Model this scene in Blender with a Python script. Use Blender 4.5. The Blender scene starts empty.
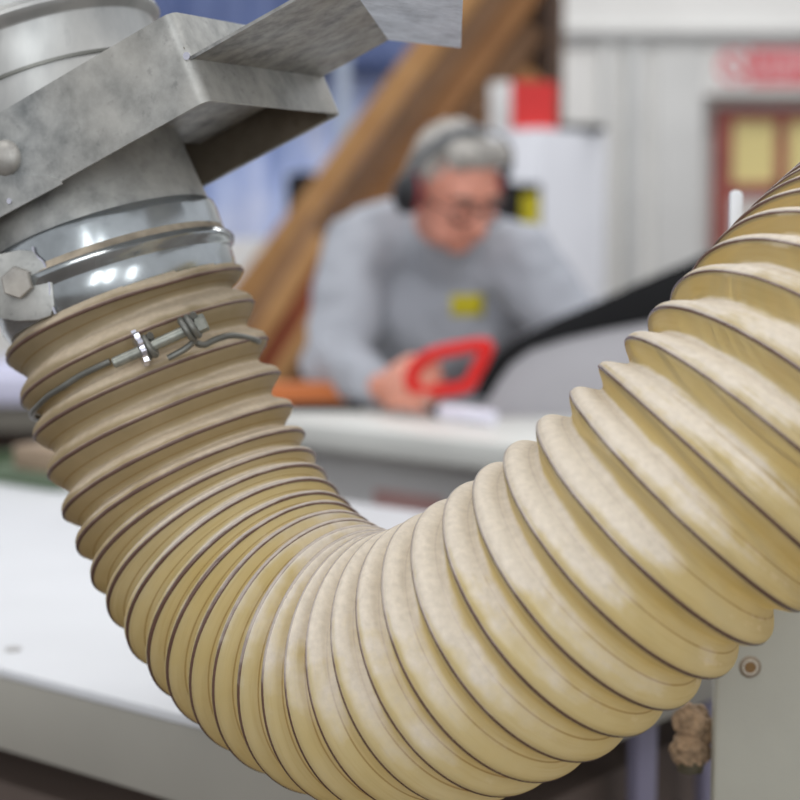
import bpy, bmesh, math, random
from mathutils import Vector, Matrix, noise
from mathutils.bvhtree import BVHTree
random.seed(7)
SC = bpy.context.scene
COL = SC.collection
PI = math.pi
F = 1700.0
PITCH = math.radians(6.0)
CAMH = 1.25
CP, SP = math.cos(PITCH), math.sin(PITCH)

# ------------------------------------------------------------------ geometry helpers
def cw(x, y, z):
    """camera-style metres (right, down, forward) -> world"""
    return Vector((x, -y * SP + z * CP, CAMH - y * CP - z * SP))
def cd(x, y, z):
    return Vector((x, -y * SP + z * CP, -y * CP - z * SP))
def P(px, py, z):
    return cw((px - 400) / F * z, (py - 400) / F * z, z)
def ONZ(px, py, h):
    """where the sight line of a photo point meets the horizontal plane z = h"""
    z = (CAMH - h) / ((py - 400) / F * CP + SP)
    return P(px, py, z)
def px_at(x, y, z):
    return (400 + F * x / z, 400 + F * y / z)

def new_mesh(name, verts, faces, mat=None, smooth=True, angle=None):
    me = bpy.data.meshes.new(name)
    me.from_pydata([tuple(v) for v in verts], [], faces)
    me.validate()
    bm = bmesh.new(); bm.from_mesh(me)
    bmesh.ops.recalc_face_normals(bm, faces=bm.faces)
    bm.to_mesh(me); bm.free()
    if mat: me.materials.append(mat)
    me.polygons.foreach_set('use_smooth', [smooth] * len(me.polygons))
    if smooth and angle:
        me.set_sharp_from_angle(angle=math.radians(angle))
    o = bpy.data.objects.new(name, me); COL.objects.link(o)
    return o
def bm_obj(name, bm, mat, smooth=False, angle=None):
    me = bpy.data.meshes.new(name)
    bmesh.ops.recalc_face_normals(bm, faces=bm.faces)
    bm.to_mesh(me); bm.free()
    if mat: me.materials.append(mat)
    me.polygons.foreach_set('use_smooth', [smooth] * len(me.polygons))
    if smooth and angle:
        me.set_sharp_from_angle(angle=math.radians(angle))
    o = bpy.data.objects.new(name, me); COL.objects.link(o)
    return o
def thing(name, label, cat, loc, group=None):
    o = bpy.data.objects.new(name, None); COL.objects.link(o)
    o.empty_display_size = .05
    o.location = loc; o['label'] = label; o['category'] = cat
    if group: o['group'] = group
    return o
def tag(o, label, cat, loc, group=None):
    rebase(o, loc); o['label'] = label; o['category'] = cat
    if group: o['group'] = group
    return o
def rebase(o, loc):
    loc = Vector(loc); o.data.transform(Matrix.Translation(-loc)); o.location = loc
WB = {}
def child(o, parent, label=None):
    """o was built in world coordinates: hang it under parent (also world-placed)"""
    base = WB.get(parent.name, None)
    if base is None: base = Vector(parent.location)
    o.data.transform(Matrix.Translation(-base))
    o.location = (0, 0, 0); o.parent = parent
    WB[o.name] = base
    if label: o['label'] = label
    return o
def struct(o):
    o['kind'] = 'structure'; return o

def add_box(bm, c, X, Y, Z, bevel=0.0):
    """box centred at c with half-axis vectors X, Y, Z"""
    c, X, Y, Z = map(Vector, (c, X, Y, Z))
    vs = [bm.verts.new(c + sx * X + sy * Y + sz * Z) for sx in (-1, 1) for sy in (-1, 1) for sz in (-1, 1)]
    fs = [(0, 1, 3, 2), (4, 6, 7, 5), (0, 4, 5, 1), (2, 3, 7, 6), (0, 2, 6, 4), (1, 5, 7, 3)]
    faces = [bm.faces.new([vs[i] for i in f]) for f in fs]
    if bevel:
        es = set(e for f in faces for e in f.edges)
        bmesh.ops.bevel(bm, geom=list(es), offset=bevel, segments=2, affect='EDGES', profile=.5)
def box_obj(name, c, X, Y, Z, mat, bevel=0.0):
    bm = bmesh.new(); add_box(bm, c, X, Y, Z, bevel)
    return bm_obj(name, bm, mat, smooth=bool(bevel), angle=40)
def abox(name, x0, x1, y0, y1, z0, z1, mat, bevel=0.0):
    return box_obj(name, ((x0 + x1) / 2, (y0 + y1) / 2, (z0 + z1) / 2), ((x1 - x0) / 2, 0, 0), (0, (y1 - y0) / 2, 0), (0, 0, (z1 - z0) / 2), mat, bevel)
def prism(name, poly, ext, mat, bevel=0.0, smooth=False):
    """polygon (3-D points) pushed along ext"""
    bm = bmesh.new(); ext = Vector(ext)
    a = [bm.verts.new(Vector(p)) for p in poly]; b = [bm.verts.new(Vector(p) + ext) for p in poly]
    n = len(poly)
    bm.faces.new(a); bm.faces.new(list(reversed(b)))
    for i in range(n):
        bm.faces.new((a[i], b[i], b[(i + 1) % n], a[(i + 1) % n]))
    bmesh.ops.recalc_face_normals(bm, faces=bm.faces)
    if bevel:
        bmesh.ops.bevel(bm, geom=list(bm.edges), offset=bevel, segments=2, affect='EDGES', profile=.5)
    return bm_obj(name, bm, mat, smooth=bool(bevel) or smooth, angle=35)
def frame_of(d):
    d = Vector(d).normalized()
    u = d.orthogonal().normalized()
    return u, d.cross(u).normalized(), d
def lathe_geo(prof, o, ax, seg=64, ref=None):
    o = Vector(o); ax = Vector(ax).normalized()
    if ref is None: u, v, _ = frame_of(ax)
    else:
        u = Vector(ref); u = (u - u.dot(ax) * ax).normalized(); v = ax.cross(u)
    V, Fc = [], []
    for t, r in prof:
        for k in range(seg):
            a = 2 * PI * k / seg
            V.append(o + ax * t + (u * math.cos(a) + v * math.sin(a)) * r)
    for i in range(len(prof) - 1):
        for k in range(seg):
            Fc.append((i * seg + k, i * seg + (k + 1) % seg, (i + 1) * seg + (k + 1) % seg, (i + 1) * seg + k))
    return V, Fc
def lathe(name, prof, o, ax, mat, seg=64, angle=40, ref=None):
    V, Fc = lathe_geo(prof, o, ax, seg, ref)
    return new_mesh(name, V, Fc, mat, True, angle)
def smooth_path(pts, n, closed=False):
    pts = [Vector(p) for p in pts]; m = len(pts); out = []
    rng = m if closed else m - 1
    for i in range(rng):
        if closed: p0, p1, p2, p3 = pts[i - 1], pts[i], pts[(i + 1) % m], pts[(i + 2) % m]
        else: p0, p1, p2, p3 = pts[max(i - 1, 0)], pts[i], pts[i + 1], pts[min(i + 2, m - 1)]
        for j in range(n):
            t = j / n
            out.append(.5 * ((2 * p1) + (p2 - p0) * t + (2 * p0 - 5 * p1 + 4 * p2 - p3) * t * t + (3 * p1 - p0 - 3 * p2 + p3) * t ** 3))
    if not closed: out.append(pts[-1])
    return out
def tube_geo(path, r, seg=10, closed=False, caps=True):
    path = [Vector(p) for p in path]; n = len(path); V, Fc = [], []
    rr = r if isinstance(r, (list, tuple)) else [r] * n
    T = []
    for i in range(n):
        if closed: t = path[(i + 1) % n] - path[i - 1]
        else: t = path[min(i + 1, n - 1)] - path[max(i - 1, 0)]
        T.append(t.normalized())
    u = T[0].orthogonal().normalized(); us = []
    for i in range(n):
        u = (u - u.dot(T[i]) * T[i]).normalized(); us.append(u.copy())
    for i in range(n):
        v = T[i].cross(us[i])
        for k in range(seg):
            a = 2 * PI * k / seg
            V.append(path[i] + (us[i] * math.cos(a) + v * math.sin(a)) * rr[i])
    for i in range(n if closed else n - 1):
        j = (i + 1) % n
        for k in range(seg):
            Fc.append((i * seg + k, i * seg + (k + 1) % seg, j * seg + (k + 1) % seg, j * seg + k))
    if not closed and caps:
        Fc.append(tuple(reversed(range(seg)))); Fc.append(tuple((n - 1) * seg + k for k in range(seg)))
    return V, Fc
def tube(name, path, r, mat, seg=10, closed=False, caps=True):
    V, Fc = tube_geo(path, r, seg, closed, caps)
    return new_mesh(name, V, Fc, mat, True, 50)
def merge(*geos):
    V, Fc = [], []
    for v, f in geos:
        o = len(V); V += list(v); Fc += [tuple(i + o for i in q) for q in f]
    return V, Fc
def sph_geo(c, R, M=None, nu=20, nv=14):
    """ellipsoid, R = three radii, M = 3x3 orientation"""
    c = Vector(c); V, Fc = [], []
    R = Vector(R) if not isinstance(R, (int, float)) else Vector((R, R, R))
    M = M or Matrix.Identity(3)
    V.append(c + M @ Vector((0, 0, R.z)))
    for i in range(1, nv):
        t = PI * i / nv
        for k in range(nu):
            a = 2 * PI * k / nu
            V.append(c + M @ Vector((R.x * math.sin(t) * math.cos(a), R.y * math.sin(t) * math.sin(a), R.z * math.cos(t))))
    V.append(c + M @ Vector((0, 0, -R.z)))
    for k in range(nu): Fc.append((0, 1 + k, 1 + (k + 1) % nu))
    for i in range(nv - 2):
        for k in range(nu):
            a = 1 + i * nu; Fc.append((a + k, a + nu + k, a + nu + (k + 1) % nu, a + (k + 1) % nu))
    e = len(V) - 1; a = 1 + (nv - 2) * nu
    for k in range(nu): Fc.append((a + k, e, a + (k + 1) % nu))
    return V, Fc
def cap_geo(a, b, ra, rb, seg=16):
    """tapered capsule"""
    a, b = Vector(a), Vector(b); d = (b - a); L = d.length; d.normalize(); u, v, _ = frame_of(d)
    prof = [(-ra * math.cos(t), ra * math.sin(t)) for t in [PI / 2 * (i + .08) / 6 for i in range(6)]]
    prof += [(L * i / 6, ra + (rb - ra) * i / 6) for i in range(7)]
    prof += [(L + rb * math.sin(t), rb * math.cos(t)) for t in [PI / 2 * (i + .92) / 6 for i in range(6)]]
    V, Fc = [], []
    for t, r in prof:
        for k in range(seg):
            an = 2 * PI * k / seg; V.append(a + d * t + (u * math.cos(an) + v * math.sin(an)) * r)
    n = len(prof)
    for i in range(n - 1):
        for k in range(seg): Fc.append((i * seg + k, i * seg + (k + 1) % seg, (i + 1) * seg + (k + 1) % seg, (i + 1) * seg + k))
    Fc.append(tuple(reversed(range(seg)))); Fc.append(tuple((n - 1) * seg + k for k in range(seg)))
    return V, Fc
def blob(name, geos, voxel, mat, smooth=4):
    """fuse overlapping shapes into one continuous skin"""
    V, Fc = merge(*geos)
    o = new_mesh(name, V, Fc, None, True)
    m = o.modifiers.new('fuse', 'REMESH'); m.mode = 'VOXEL'; m.voxel_size = voxel
    s = o.modifiers.new('soften', 'SMOOTH'); s.iterations = smooth; s.factor = .5
    dg = bpy.context.evaluated_depsgraph_get()
    me = bpy.data.meshes.new_from_object(o.evaluated_get(dg))
    o.modifiers.clear(); old = o.data; o.data = me; bpy.data.meshes.remove(old)
    me.name = name
    me.materials.clear()
    if mat: me.materials.append(mat)
    me.polygons.foreach_set('use_smooth', [True] * len(me.polygons))
    return o
def crinkle(o, amp, scale, seed=0.0, amp2=0, scale2=1):
    me = o.data
    ns = [v.normal.copy() for v in me.vertices]
    for v, n in zip(me.vertices, ns):
        d = amp * noise.noise(v.co * scale + Vector((seed, seed, 0)))
        if amp2: d += amp2 * noise.noise(v.co * scale2 + Vector((0, seed, 3)))
        v.co += n * d
    me.update()

# ------------------------------------------------------------------ materials
def srgb(r, g, b):
    f = lambda c: (c / 12.92 if c <= .04045 else ((c + .055) / 1.055) ** 2.4)
    return (f(r / 255), f(g / 255), f(b / 255), 1)
def mat_new(name):
    m = bpy.data.materials.new(name); m.use_nodes = True
    nt = m.node_tree; nt.nodes.clear()
    out = nt.nodes.new('ShaderNodeOutputMaterial')
    return m, nt, out
def nd(nt, typ, **kw):
    n = nt.nodes.new(typ)
    for k, v in kw.items():
        if k in n.inputs.keys(): n.inputs[k].default_value = v
        else: setattr(n, k, v)
    return n
def mapped(nt, scale=(1, 1, 1), gen=False):
    tc = nt.nodes.new('ShaderNodeTexCoord'); mp = nt.nodes.new('ShaderNodeMapping')
    mp.inputs['Scale'].default_value = scale
    nt.links.new(tc.outputs['Object'], mp.inputs['Vector'])
    return mp.outputs['Vector']
def noise_tex(nt, vec, scale, detail=4, rough=.5):
    n = nt.nodes.new('ShaderNodeTexNoise'); n.inputs['Scale'].default_value = scale
    n.inputs['Detail'].default_value = detail; n.inputs['Roughness'].default_value = rough
    if vec is not None: nt.links.new(vec, n.inputs['Vector'])
    return n.outputs['Fac']
def ramp(nt, fac, stops):
    r = nt.nodes.new('ShaderNodeValToRGB'); el = r.color_ramp.elements
    while len(el) > 1: el.remove(el[-1])
    el[0].position, el[0].color = stops[0]
    for p, c in stops[1:]:
        e = el.new(p); e.color = c
    nt.links.new(fac, r.inputs['Fac'])
    return r.outputs['Color']
def math_n(nt, op, a, b=None, c=None, clamp=False):
    n = nt.nodes.new('ShaderNodeMath'); n.operation = op; n.use_clamp = clamp
    for i, x in enumerate((a, b, c)):
        if x is None: continue
        if isinstance(x, (int, float)): n.inputs[i].default_value = x
        else: nt.links.new(x, n.inputs[i])
    return n.outputs[0]
def mixc(nt, fac, a, b):
    n = nt.nodes.new('ShaderNodeMix'); n.data_type = 'RGBA'
    for sock, x in ((n.inputs[0], fac), (n.inputs[6], a), (n.inputs[7], b)):
        if hasattr(x, 'is_output'): nt.links.new(x, sock)
        else: sock.default_value = x
    return n.outputs[2]
def plain(name, col, rough=.5, metal=0.0, vary=.08, scale=8.0, stretch=(1, 1, 1), bump=0.0, spec=.5, bscale=None):
    m, nt, out = mat_new(name)
    b = nd(nt, 'ShaderNodeBsdfPrincipled', Roughness=rough, Metallic=metal)
    b.inputs['Specular IOR Level'].default_value = spec
    v = mapped(nt, stretch); n = noise_tex(nt, v, scale)
    c0 = tuple(max(0, x * (1 - vary * 2)) for x in col[:3]) + (1,); c1 = tuple(min(1, x * (1 + vary * 2)) for x in col[:3]) + (1,)
    nt.links.new(ramp(nt, n, [(.25, c0), (.75, c1)]), b.inputs['Base Color'])
    if bump:
        bp = nd(nt, 'ShaderNodeBump', Strength=bump, Distance=.002)
        nt.links.new(noise_tex(nt, v, bscale or scale * 6, 3), bp.inputs['Height']); nt.links.new(bp.outputs['Normal'], b.inputs['Normal'])
    nt.links.new(b.outputs[0], out.inputs[0])
    return m
def metal_mat(name, dark, light, rough=.4, metal=.75, scale=30, dusty=.4, dustcol=srgb(150, 138, 122), streak=(1, 1, 1), bump=.12):
    """zinc-grey sheet with spangle, a film of sawdust caught on it in patches"""
    m, nt, out = mat_new(name)
    b = nd(nt, 'ShaderNodeBsdfPrincipled', Metallic=metal)
    v = mapped(nt, streak)
    n1 = noise_tex(nt, v, scale, 5, .62); n2 = noise_tex(nt, v, scale * .25, 3, .5); n3 = noise_tex(nt, v, scale * 3.3, 4, .6)
    base = ramp(nt, n1, [(.3, dark), (.7, light)])
    dm = math_n(nt, 'MULTIPLY', ramp(nt, n2, [(.38, (0, 0, 0, 1)), (.68, (1, 1, 1, 1))]), dusty)
    base = mixc(nt, dm, base, dustcol)
    sp = ramp(nt, n3, [(.6, (0, 0, 0, 1)), (.78, (.45, .45, .45, 1))])
    base = mixc(nt, sp, base, tuple(x * .45 for x in dark[:3]) + (1,))
    nt.links.new(base, b.inputs['Base Color'])
    nt.links.new(math_n(nt, 'ADD', math_n(nt, 'MULTIPLY', n2, .3), rough - .12), b.inputs['Roughness'])
    mm = math_n(nt, 'MULTIPLY', math_n(nt, 'SUBTRACT', 1.0, dm), metal); nt.links.new(mm, b.inputs['Metallic'])
    bp = nd(nt, 'ShaderNodeBump', Strength=bump, Distance=.001); nt.links.new(n1, bp.inputs['Height']); nt.links.new(bp.outputs['Normal'], b.inputs['Normal'])
    nt.links.new(b.outputs[0], out.inputs[0])
    return m
def wood(name, c0, c1, axis_scale=(14, 14, 1.2), rough=.65):
    m, nt, out = mat_new(name)
    b = nd(nt, 'ShaderNodeBsdfPrincipled', Roughness=rough)
    v = mapped(nt, axis_scale); n = noise_tex(nt, v, 3.0, 6, .6)
    nt.links.new(ramp(nt, n, [(.3, c0), (.7, c1)]), b.inputs['Base Color'])
    nt.links.new(b.outputs[0], out.inputs[0])
    return m

M = {}
M['zinc'] = metal_mat('dusty_zinc_sheet', srgb(118, 121, 120), srgb(186, 187, 184), .42, .5, 44, .45, srgb(162, 156, 144))
M['zinc_lit'] = metal_mat('lit_zinc_sheet', srgb(164, 172, 182), srgb(222, 229, 238), .36, .7, 55, .10)  # lighter, bluer copy of the slide's zinc; light on the lip put into colour
M['zinc_slide'] = metal_mat('spangled_zinc_slide', srgb(104, 104, 102), srgb(178, 178, 174), .45, .5, 75, .35, bump=.3)
M['zinc_brown_shade'] = metal_mat('dusty_shaded_inner_zinc', srgb(84, 76, 64), srgb(112, 102, 88), .65, .3, 26, .5, srgb(104, 92, 76))  # dust brown, darkened further for the shade inside the gate box
M['zinc_duct'] = metal_mat('zinc_duct', srgb(150, 154, 156), srgb(198, 200, 198), .36, .7, 18, .4, streak=(1, 1, .4))
M['band'] = metal_mat('band_steel', srgb(135, 142, 145), srgb(190, 198, 202), .14, .85, 14, .15, srgb(150, 134, 114), bump=.03)
M['rust'] = plain('rust_dust', srgb(158, 146, 128), .8, 0, .2, 90)
M['bolt'] = metal_mat('dull_bolt', srgb(140, 138, 134), srgb(182, 180, 174), .5, .45, 60, .5)
M['wire_steel'] = plain('grey_wire', srgb(112, 112, 106), .45, .5, .12, 60)
M['rod'] = metal_mat('rod_steel', srgb(112, 118, 112), srgb(160, 164, 156), .4, .6, 90, .3)
M['bright'] = plain('bright_steel', srgb(205, 205, 215), .25, .9, .05, 40)

# the translucent yellowed film of the hose, with sawdust lying where it faces up
def hose_mat(wire=False):
    m, nt, out = mat_new('hose_wire' if wire else 'hose_film')
    geo = nt.nodes.new('ShaderNodeNewGeometry'); sep = nt.nodes.new('ShaderNodeSeparateXYZ'); nt.links.new(geo.outputs['Normal'], sep.inputs[0])
    uv = nt.nodes.new('ShaderNodeUVMap'); uv.uv_map = 'UVMap'; su = nt.nodes.new('ShaderNodeSeparateXYZ'); nt.links.new(uv.outputs[0], su.inputs[0])
    turn = su.outputs[1]                               # which turn of the helix
    v = mapped(nt)
    nA = noise_tex(nt, v, 22, 4, .55); nB = noise_tex(nt, v, 260, 3, .6); nC = noise_tex(nt, v, 60, 4, .6)
    # sawdust: settles on upward faces, thicker in cloudy patches and on the dirty upper end
    dirty = ramp(nt, math_n(nt, 'DIVIDE', turn, 36.0), [(0.0, (1, 1, 1, 1)), (.13, (.85, .85, .85, 1)), (.22, (0, 0, 0, 1))])
    mid = ramp(nt, math_n(nt, 'DIVIDE', turn, 36.0), [(.2, (0, 0, 0, 1)), (.42, (1, 1, 1, 1)), (.62, (1, 1, 1, 1)), (.8, (0, 0, 0, 1))])
    up = math_n(nt, 'ADD', sep.outputs[2], math_n(nt, 'MULTIPLY', math_n(nt, 'SUBTRACT', nA, .5), 1.5))
    up = math_n(nt, 'ADD', up, math_n(nt, 'MULTIPLY', math_n(nt, 'SUBTRACT', nC, .5), .6))
    up = math_n(nt, 'ADD', up, math_n(nt, 'MULTIPLY', mid, .22))
    # wiped streaks that run along a turn
    cb = nt.nodes.new('ShaderNodeCombineXYZ'); nt.links.new(math_n(nt, 'MULTIPLY', su.outputs[0], 9.0), cb.inputs[0]); nt.links.new(math_n(nt, 'MULTIPLY', turn, 14.0), cb.inputs[1])
    nS = noise_tex(nt, cb.outputs[0], 1.0, 4, .6)
    late = ramp(nt, math_n(nt, 'DIVIDE', turn, 36.0), [(.55, (0, 0, 0, 1)), (.75, (1, 1, 1, 1))])
    up = math_n(nt, 'ADD', up, math_n(nt, 'MULTIPLY', math_n(nt, 'SUBTRACT', nS, .5), math_n(nt, 'ADD', .25, math_n(nt, 'MULTIPLY', late, .9))))
    up = math_n(nt, 'SUBTRACT', up, math_n(nt, 'MULTIPLY', late, .08))
    dust = ramp(nt, up, [(.22, (0, 0, 0, 1)), (.66, (.95, .95, .95, 1))])
    grain = ramp(nt, nB, [(.3, (.86, .86, .86, 1)), (.7, (1.08, 1.08, 1.08, 1))])
    if wire:
        film = mixc(nt, nC, srgb(78, 56, 46), srgb(112, 86, 74))
    else:
        clean = mixc(nt, ramp(nt, nA, [(.3, (0, 0, 0, 1)), (.7, (1, 1, 1, 1))]), srgb(228, 211, 156), srgb(236, 223, 180))
        clean = mixc(nt, ramp(nt, nS, [(.5, (0, 0, 0, 1)), (.8, (.5, .5, .5, 1))]), clean, srgb(204, 180, 118))
        old = mixc(nt, nC, srgb(168, 151, 120), srgb(202, 184, 152))
        film = mixc(nt, dirty, clean, old)
        ph = math_n(nt, 'FRACT', turn)                   # overlap seam of the strip
        line = math_n(nt, 'LESS_THAN', math_n(nt, 'ABSOLUTE', math_n(nt, 'SUBTRACT', ph, .39)), .012)
        film = mixc(nt, math_n(nt, 'MULTIPLY', line, .6), film, srgb(150, 108, 48))
    dcol = mixc(nt, dirty, srgb(226, 217, 204), srgb(204, 188, 164))
    dn = nt.nodes.new('ShaderNodeMix'); dn.data_type = 'RGBA'; dn.blend_type = 'MULTIPLY'; dn.inputs[0].default_value = 1
    nt.links.new(dcol, dn.inputs[6]); nt.links.new(grain, dn.inputs[7])
    if wire: dust = math_n(nt, 'MULTIPLY', dust, .5)
    col = mixc(nt, dust, film, dn.outputs[2])
    bs = nd(nt, 'ShaderNodeBsdfPrincipled', Roughness=.25)
    nt.links.new(col, bs.inputs['Base Color'])
    rg = math_n(nt, 'ADD', math_n(nt, 'MULTIPLY', dust, .55), math_n(nt, 'ADD', .22, math_n(nt, 'MULTIPLY', dirty, .3)), clamp=True)
    nt.links.new(rg, bs.inputs['Roughness'])
    bp = nd(nt, 'ShaderNodeBump', Strength=.25, Distance=.0006); nt.links.new(math_n(nt, 'MULTIPLY', nB, dust), bp.inputs['Height']); nt.links.new(bp.outputs['Normal'], bs.inputs['Normal'])
    if wire:
        nt.links.new(bs.outputs[0], out.inputs[0]); return m
    tl = nt.nodes.new('ShaderNodeBsdfTranslucent'); nt.links.new(mixc(nt, .4, film, srgb(238, 216, 150)), tl.inputs['Color'])
    tp = nt.nodes.new('ShaderNodeBsdfTransparent'); nt.links.new(mixc(nt, .3, film, srgb(235, 215, 160)), tp.inputs['Color'])
    m1 = nt.nodes.new('ShaderNodeMixShader'); nt.links.new(math_n(nt, 'SUBTRACT', .5, math_n(nt, 'MULTIPLY', dust, .25)), m1.inputs[0])
    nt.links.new(bs.outputs[0], m1.inputs[1]); nt.links.new(tl.outputs[0], m1.inputs[2])
    m2 = nt.nodes.new('ShaderNodeMixShader')
    tf = ramp(nt, math_n(nt, 'DIVIDE', turn, 36.0), [(.60, (.05, .05, .05, 1)), (.74, (.28, .28, .28, 1)), (.9, (.6, .6, .6, 1))])
    nt.links.new(math_n(nt, 'MULTIPLY', tf, math_n(nt, 'SUBTRACT', 1.0, dust)), m2.inputs[0])
    nt.links.new(m1.outputs[0], m2.inputs[1]); nt.links.new(tp.outputs[0], m2.inputs[2])
    nt.links.new(m2.outputs[0], out.inputs[0])
    return m
M['film'] = hose_mat(False)
M['hwire'] = hose_mat(True)

# ------------------------------------------------------------------ the hose
CTRL = [[-0.1749, -0.0572, 1.0876], [-0.1797, -0.0648, 1.0903], [-0.1617, -0.0168, 1.0859], [-0.1284, 0.0739, 1.0806], [-0.0803, 0.1365, 1.041], [-0.0138, 0.1627, 0.9804], [0.0341, 0.1433, 0.9303], [0.0911, 0.1024, 0.8922], [0.1379, 0.058, 0.8699], [0.1765, 0.0215, 0.8631], [0.2187, -0.026, 0.8729], [0.2617, -0.0622, 0.9174], [0.3019, -0.0915, 0.9964]]
TURN_U = [0.053, 0.651, 1.021, 1.32, 1.608, 1.843, 2.068, 2.287, 2.524, 2.778, 2.983, 3.215, 3.442, 3.691, 3.945, 4.208, 4.463, 4.758, 5.015, 5.261, 5.548, 5.859, 6.162, 6.496, 6.863, 7.247, 7.613, 8.02, 8.368, 8.703, 8.968, 9.214, 9.435, 9.657, 9.891]
CV = [Vector(c) for c in CTRL]
def spline(u):
    i = max(0, min(int(math.floor(u)), len(CV) - 4)); t = u - i
    b = ((1 - t) ** 3 / 6, (3 * t ** 3 - 6 * t * t + 4) / 6, (-3 * t ** 3 + 3 * t * t + 3 * t + 1) / 6, t ** 3 / 6)
    d = (-(1 - t) ** 2 / 2, (3 * t * t - 4 * t) / 2, (-3 * t * t + 2 * t + 1) / 2, t * t / 2)
    p = Vector((0, 0, 0)); q = Vector((0, 0, 0))
    for k in range(4): p += b[k] * CV[i + k]; q += d[k] * CV[i + k]
    return p, q.normalized()
P0, D0 = spline(TURN_U[0]); PE, DE = spline(TURN_U[-1])
def u_of(q):
    i = max(0, min(int(math.floor(q)), 33)); t = q - i
    g = lambda k: TURN_U[max(0, min(34, k))] if 0 <= k <= 34 else (2 * TURN_U[0] - TURN_U[1] if k < 0 else 2 * TURN_U[34] - TURN_U[33])
    p0, p1, p2, p3 = g(i - 1), g(i), g(i + 1), g(i + 2)
    return .5 * (2 * p1 + (p2 - p0) * t + (2 * p0 - 5 * p1 + 4 * p2 - p3) * t * t + (3 * p1 - p0 - 3 * p2 + p3) * t ** 3)
def axis_raw(q):
    if q < 0: return P0 + D0 * (q * .025), D0
    if q > 34: return PE + DE * ((q - 34) * .018), DE
    return spline(u_of(q))
AX = {}
def axis(q):
    k = round(q * 1000)
    if k not in AX:
        p, d = axis_raw(q); c = (-p).normalized(); e1 = (c - c.dot(d) * d).normalized(); e2 = d.cross(e1)
        AX[k] = (p, d, e1, e2)
    return AX[k]
RH = .080
def hose_pt(w, th, r):
    """point on the helix turn w (crests at whole numbers) at angle th, distance r from the axis"""
    p, d, e1, e2 = axis(w + th / (2 * PI))
    return p + (e1 * math.cos(th) + e2 * math.sin(th)) * r
def build_hose():
    S = [0, .03, .06, .10, .15, .22, .30, .36, .40, .46, .53, .60, .66, .73, .80, .86, .91, .95, .975]
    ns = len(S); K = 144; W0, W1 = -0.3, 42
    ws = []
    k0 = math.floor(W0)
    for k in range(k0, W1):
        for s in S: ws.append(k + s)
    V = []; UVv = []
    for w in ws:
        fr = w - math.floor(w)
        for k in range(K):
            th = -PI + 2 * PI * k / K
            # local spacing between this crest and the next at this angle
            a = hose_pt(math.floor(w), th, RH); b = hose_pt(math.floor(w) + 1, th, RH)
            loc = (b - a).length
            dep = min(.0102, .60 * loc) * max(.45, min(1.0, 1.0 - (loc - .022) * 22))
            s = math.sin(PI * fr)
            vs = .55
            g = (1 - math.cos(PI * fr / vs)) / 2 if fr < vs else (1 + math.cos(PI * (fr - vs) / (1 - vs))) / 2
            prof = g ** (1.25 if fr < vs else 1.45)
            if .34 < fr < .44: prof -= .02
            r = RH - dep * prof
            # slack film: slight unevenness along a turn
            r += .0007 * noise.noise(Vector((math.cos(th) * 1.7, math.sin(th) * 1.7, w * 1.3))) * (abs(s))
            V.append(hose_pt(w, th, r)); UVv.append((k / K, w))
    rows = len(ws); Fc = []; FU = []
    idx = lambda j, k: j * K + k
    for j in range(rows - 1):
        for k in range(K):
            if k < K - 1: f = (idx(j, k), idx(j, k + 1), idx(j + 1, k + 1), idx(j + 1, k))
            else:
                if j + 1 + ns >= rows: continue
                f = (idx(j, k), idx(j + ns, 0), idx(j + 1 + ns, 0), idx(j + 1, k))
            Fc.append(f)
            FU.append([((k + dk) / K, ws[j + dj]) for dk, dj in ((0, 0), (1, 0), (1, 1), (0, 1))])
    # drop the ragged start before the lip
    me = bpy.data.meshes.new('film')
    me.from_pydata([tuple(cw(*v)) for v in V], [], Fc)
    uvl = me.uv_layers.new(name='UVMap')
    flat = [c for f in FU for q in f for c in q]
    uvl.data.foreach_set('uv', flat)
    bm = bmesh.new(); bm.from_mesh(me)
    bm.verts.ensure_lookup_table()
    kill = [v for i, v in enumerate(bm.verts) if ws[i // K] + (-.5 + (i % K) / K) < -0.28 - 1e-6]
    bmesh.ops.delete(bm, geom=kill, context='VERTS')
    bm.to_mesh(me); bm.free()
    me.materials.append(M['film'])
    me.polygons.foreach_set('use_smooth', [True] * len(me.polygons))
    o = bpy.data.objects.new('film', me); COL.objects.link(o)
    # spring wire along the crest
    path = []; wq = []
    n = 96
    t0, t1 = -0.05, 41.0
    N = int((t1 - t0) * n)
    for i in range(N + 1):
        q = t0 + (t1 - t0) * i / N                     # axis position
        # q = w + th/2pi with w whole: th runs -pi..pi over each turn
        w = math.floor(q + .5); th = (q - w) * 2 * PI
        path.append(None); wq.append((w, th))
    # helix advances one turn of the axis per full revolution, in the same sense as the fold
    path = []; turn = []
    w0, w1 = 0, 40
    for w in range(w0, w1):
        for i in range(n):
            th = -PI + 2 * PI * i / n
            path.append((w, th)); 
    def lay(w, th):
        q = w + th / (2 * PI); k = max(0.0, min(1.0, (q - 9) / 8))        # the wire wanders from one flank of the rib to the other
        return cw(*hose_pt(w + .055 - .115 * k, th, RH - .0009 - .0004 * k))
    pts = [lay(w, th) for w, th in path]
    V2, F2 = tube_geo(pts, .00155, 8)
    ow = new_mesh('spring_wire', V2, F2, M['hwire'], True)
    uv2 = ow.data.uv_layers.new(name='UVMap')
    for lp in ow.data.loops:
        uv2.data[lp.index].uv = (0.0, path[min(lp.vertex_index // 8, len(path) - 1)][0])
    return o, ow
base = cw(0.0, .24, .958)
hose = thing('dust_hose', 'thick yellowed translucent ribbed dust hose sagging across the foreground', 'hose', base)
film, wire = build_hose()
child(film, hose); child(wire, hose, 'dark brown spring wire coiled along the hose ribs')

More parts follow.
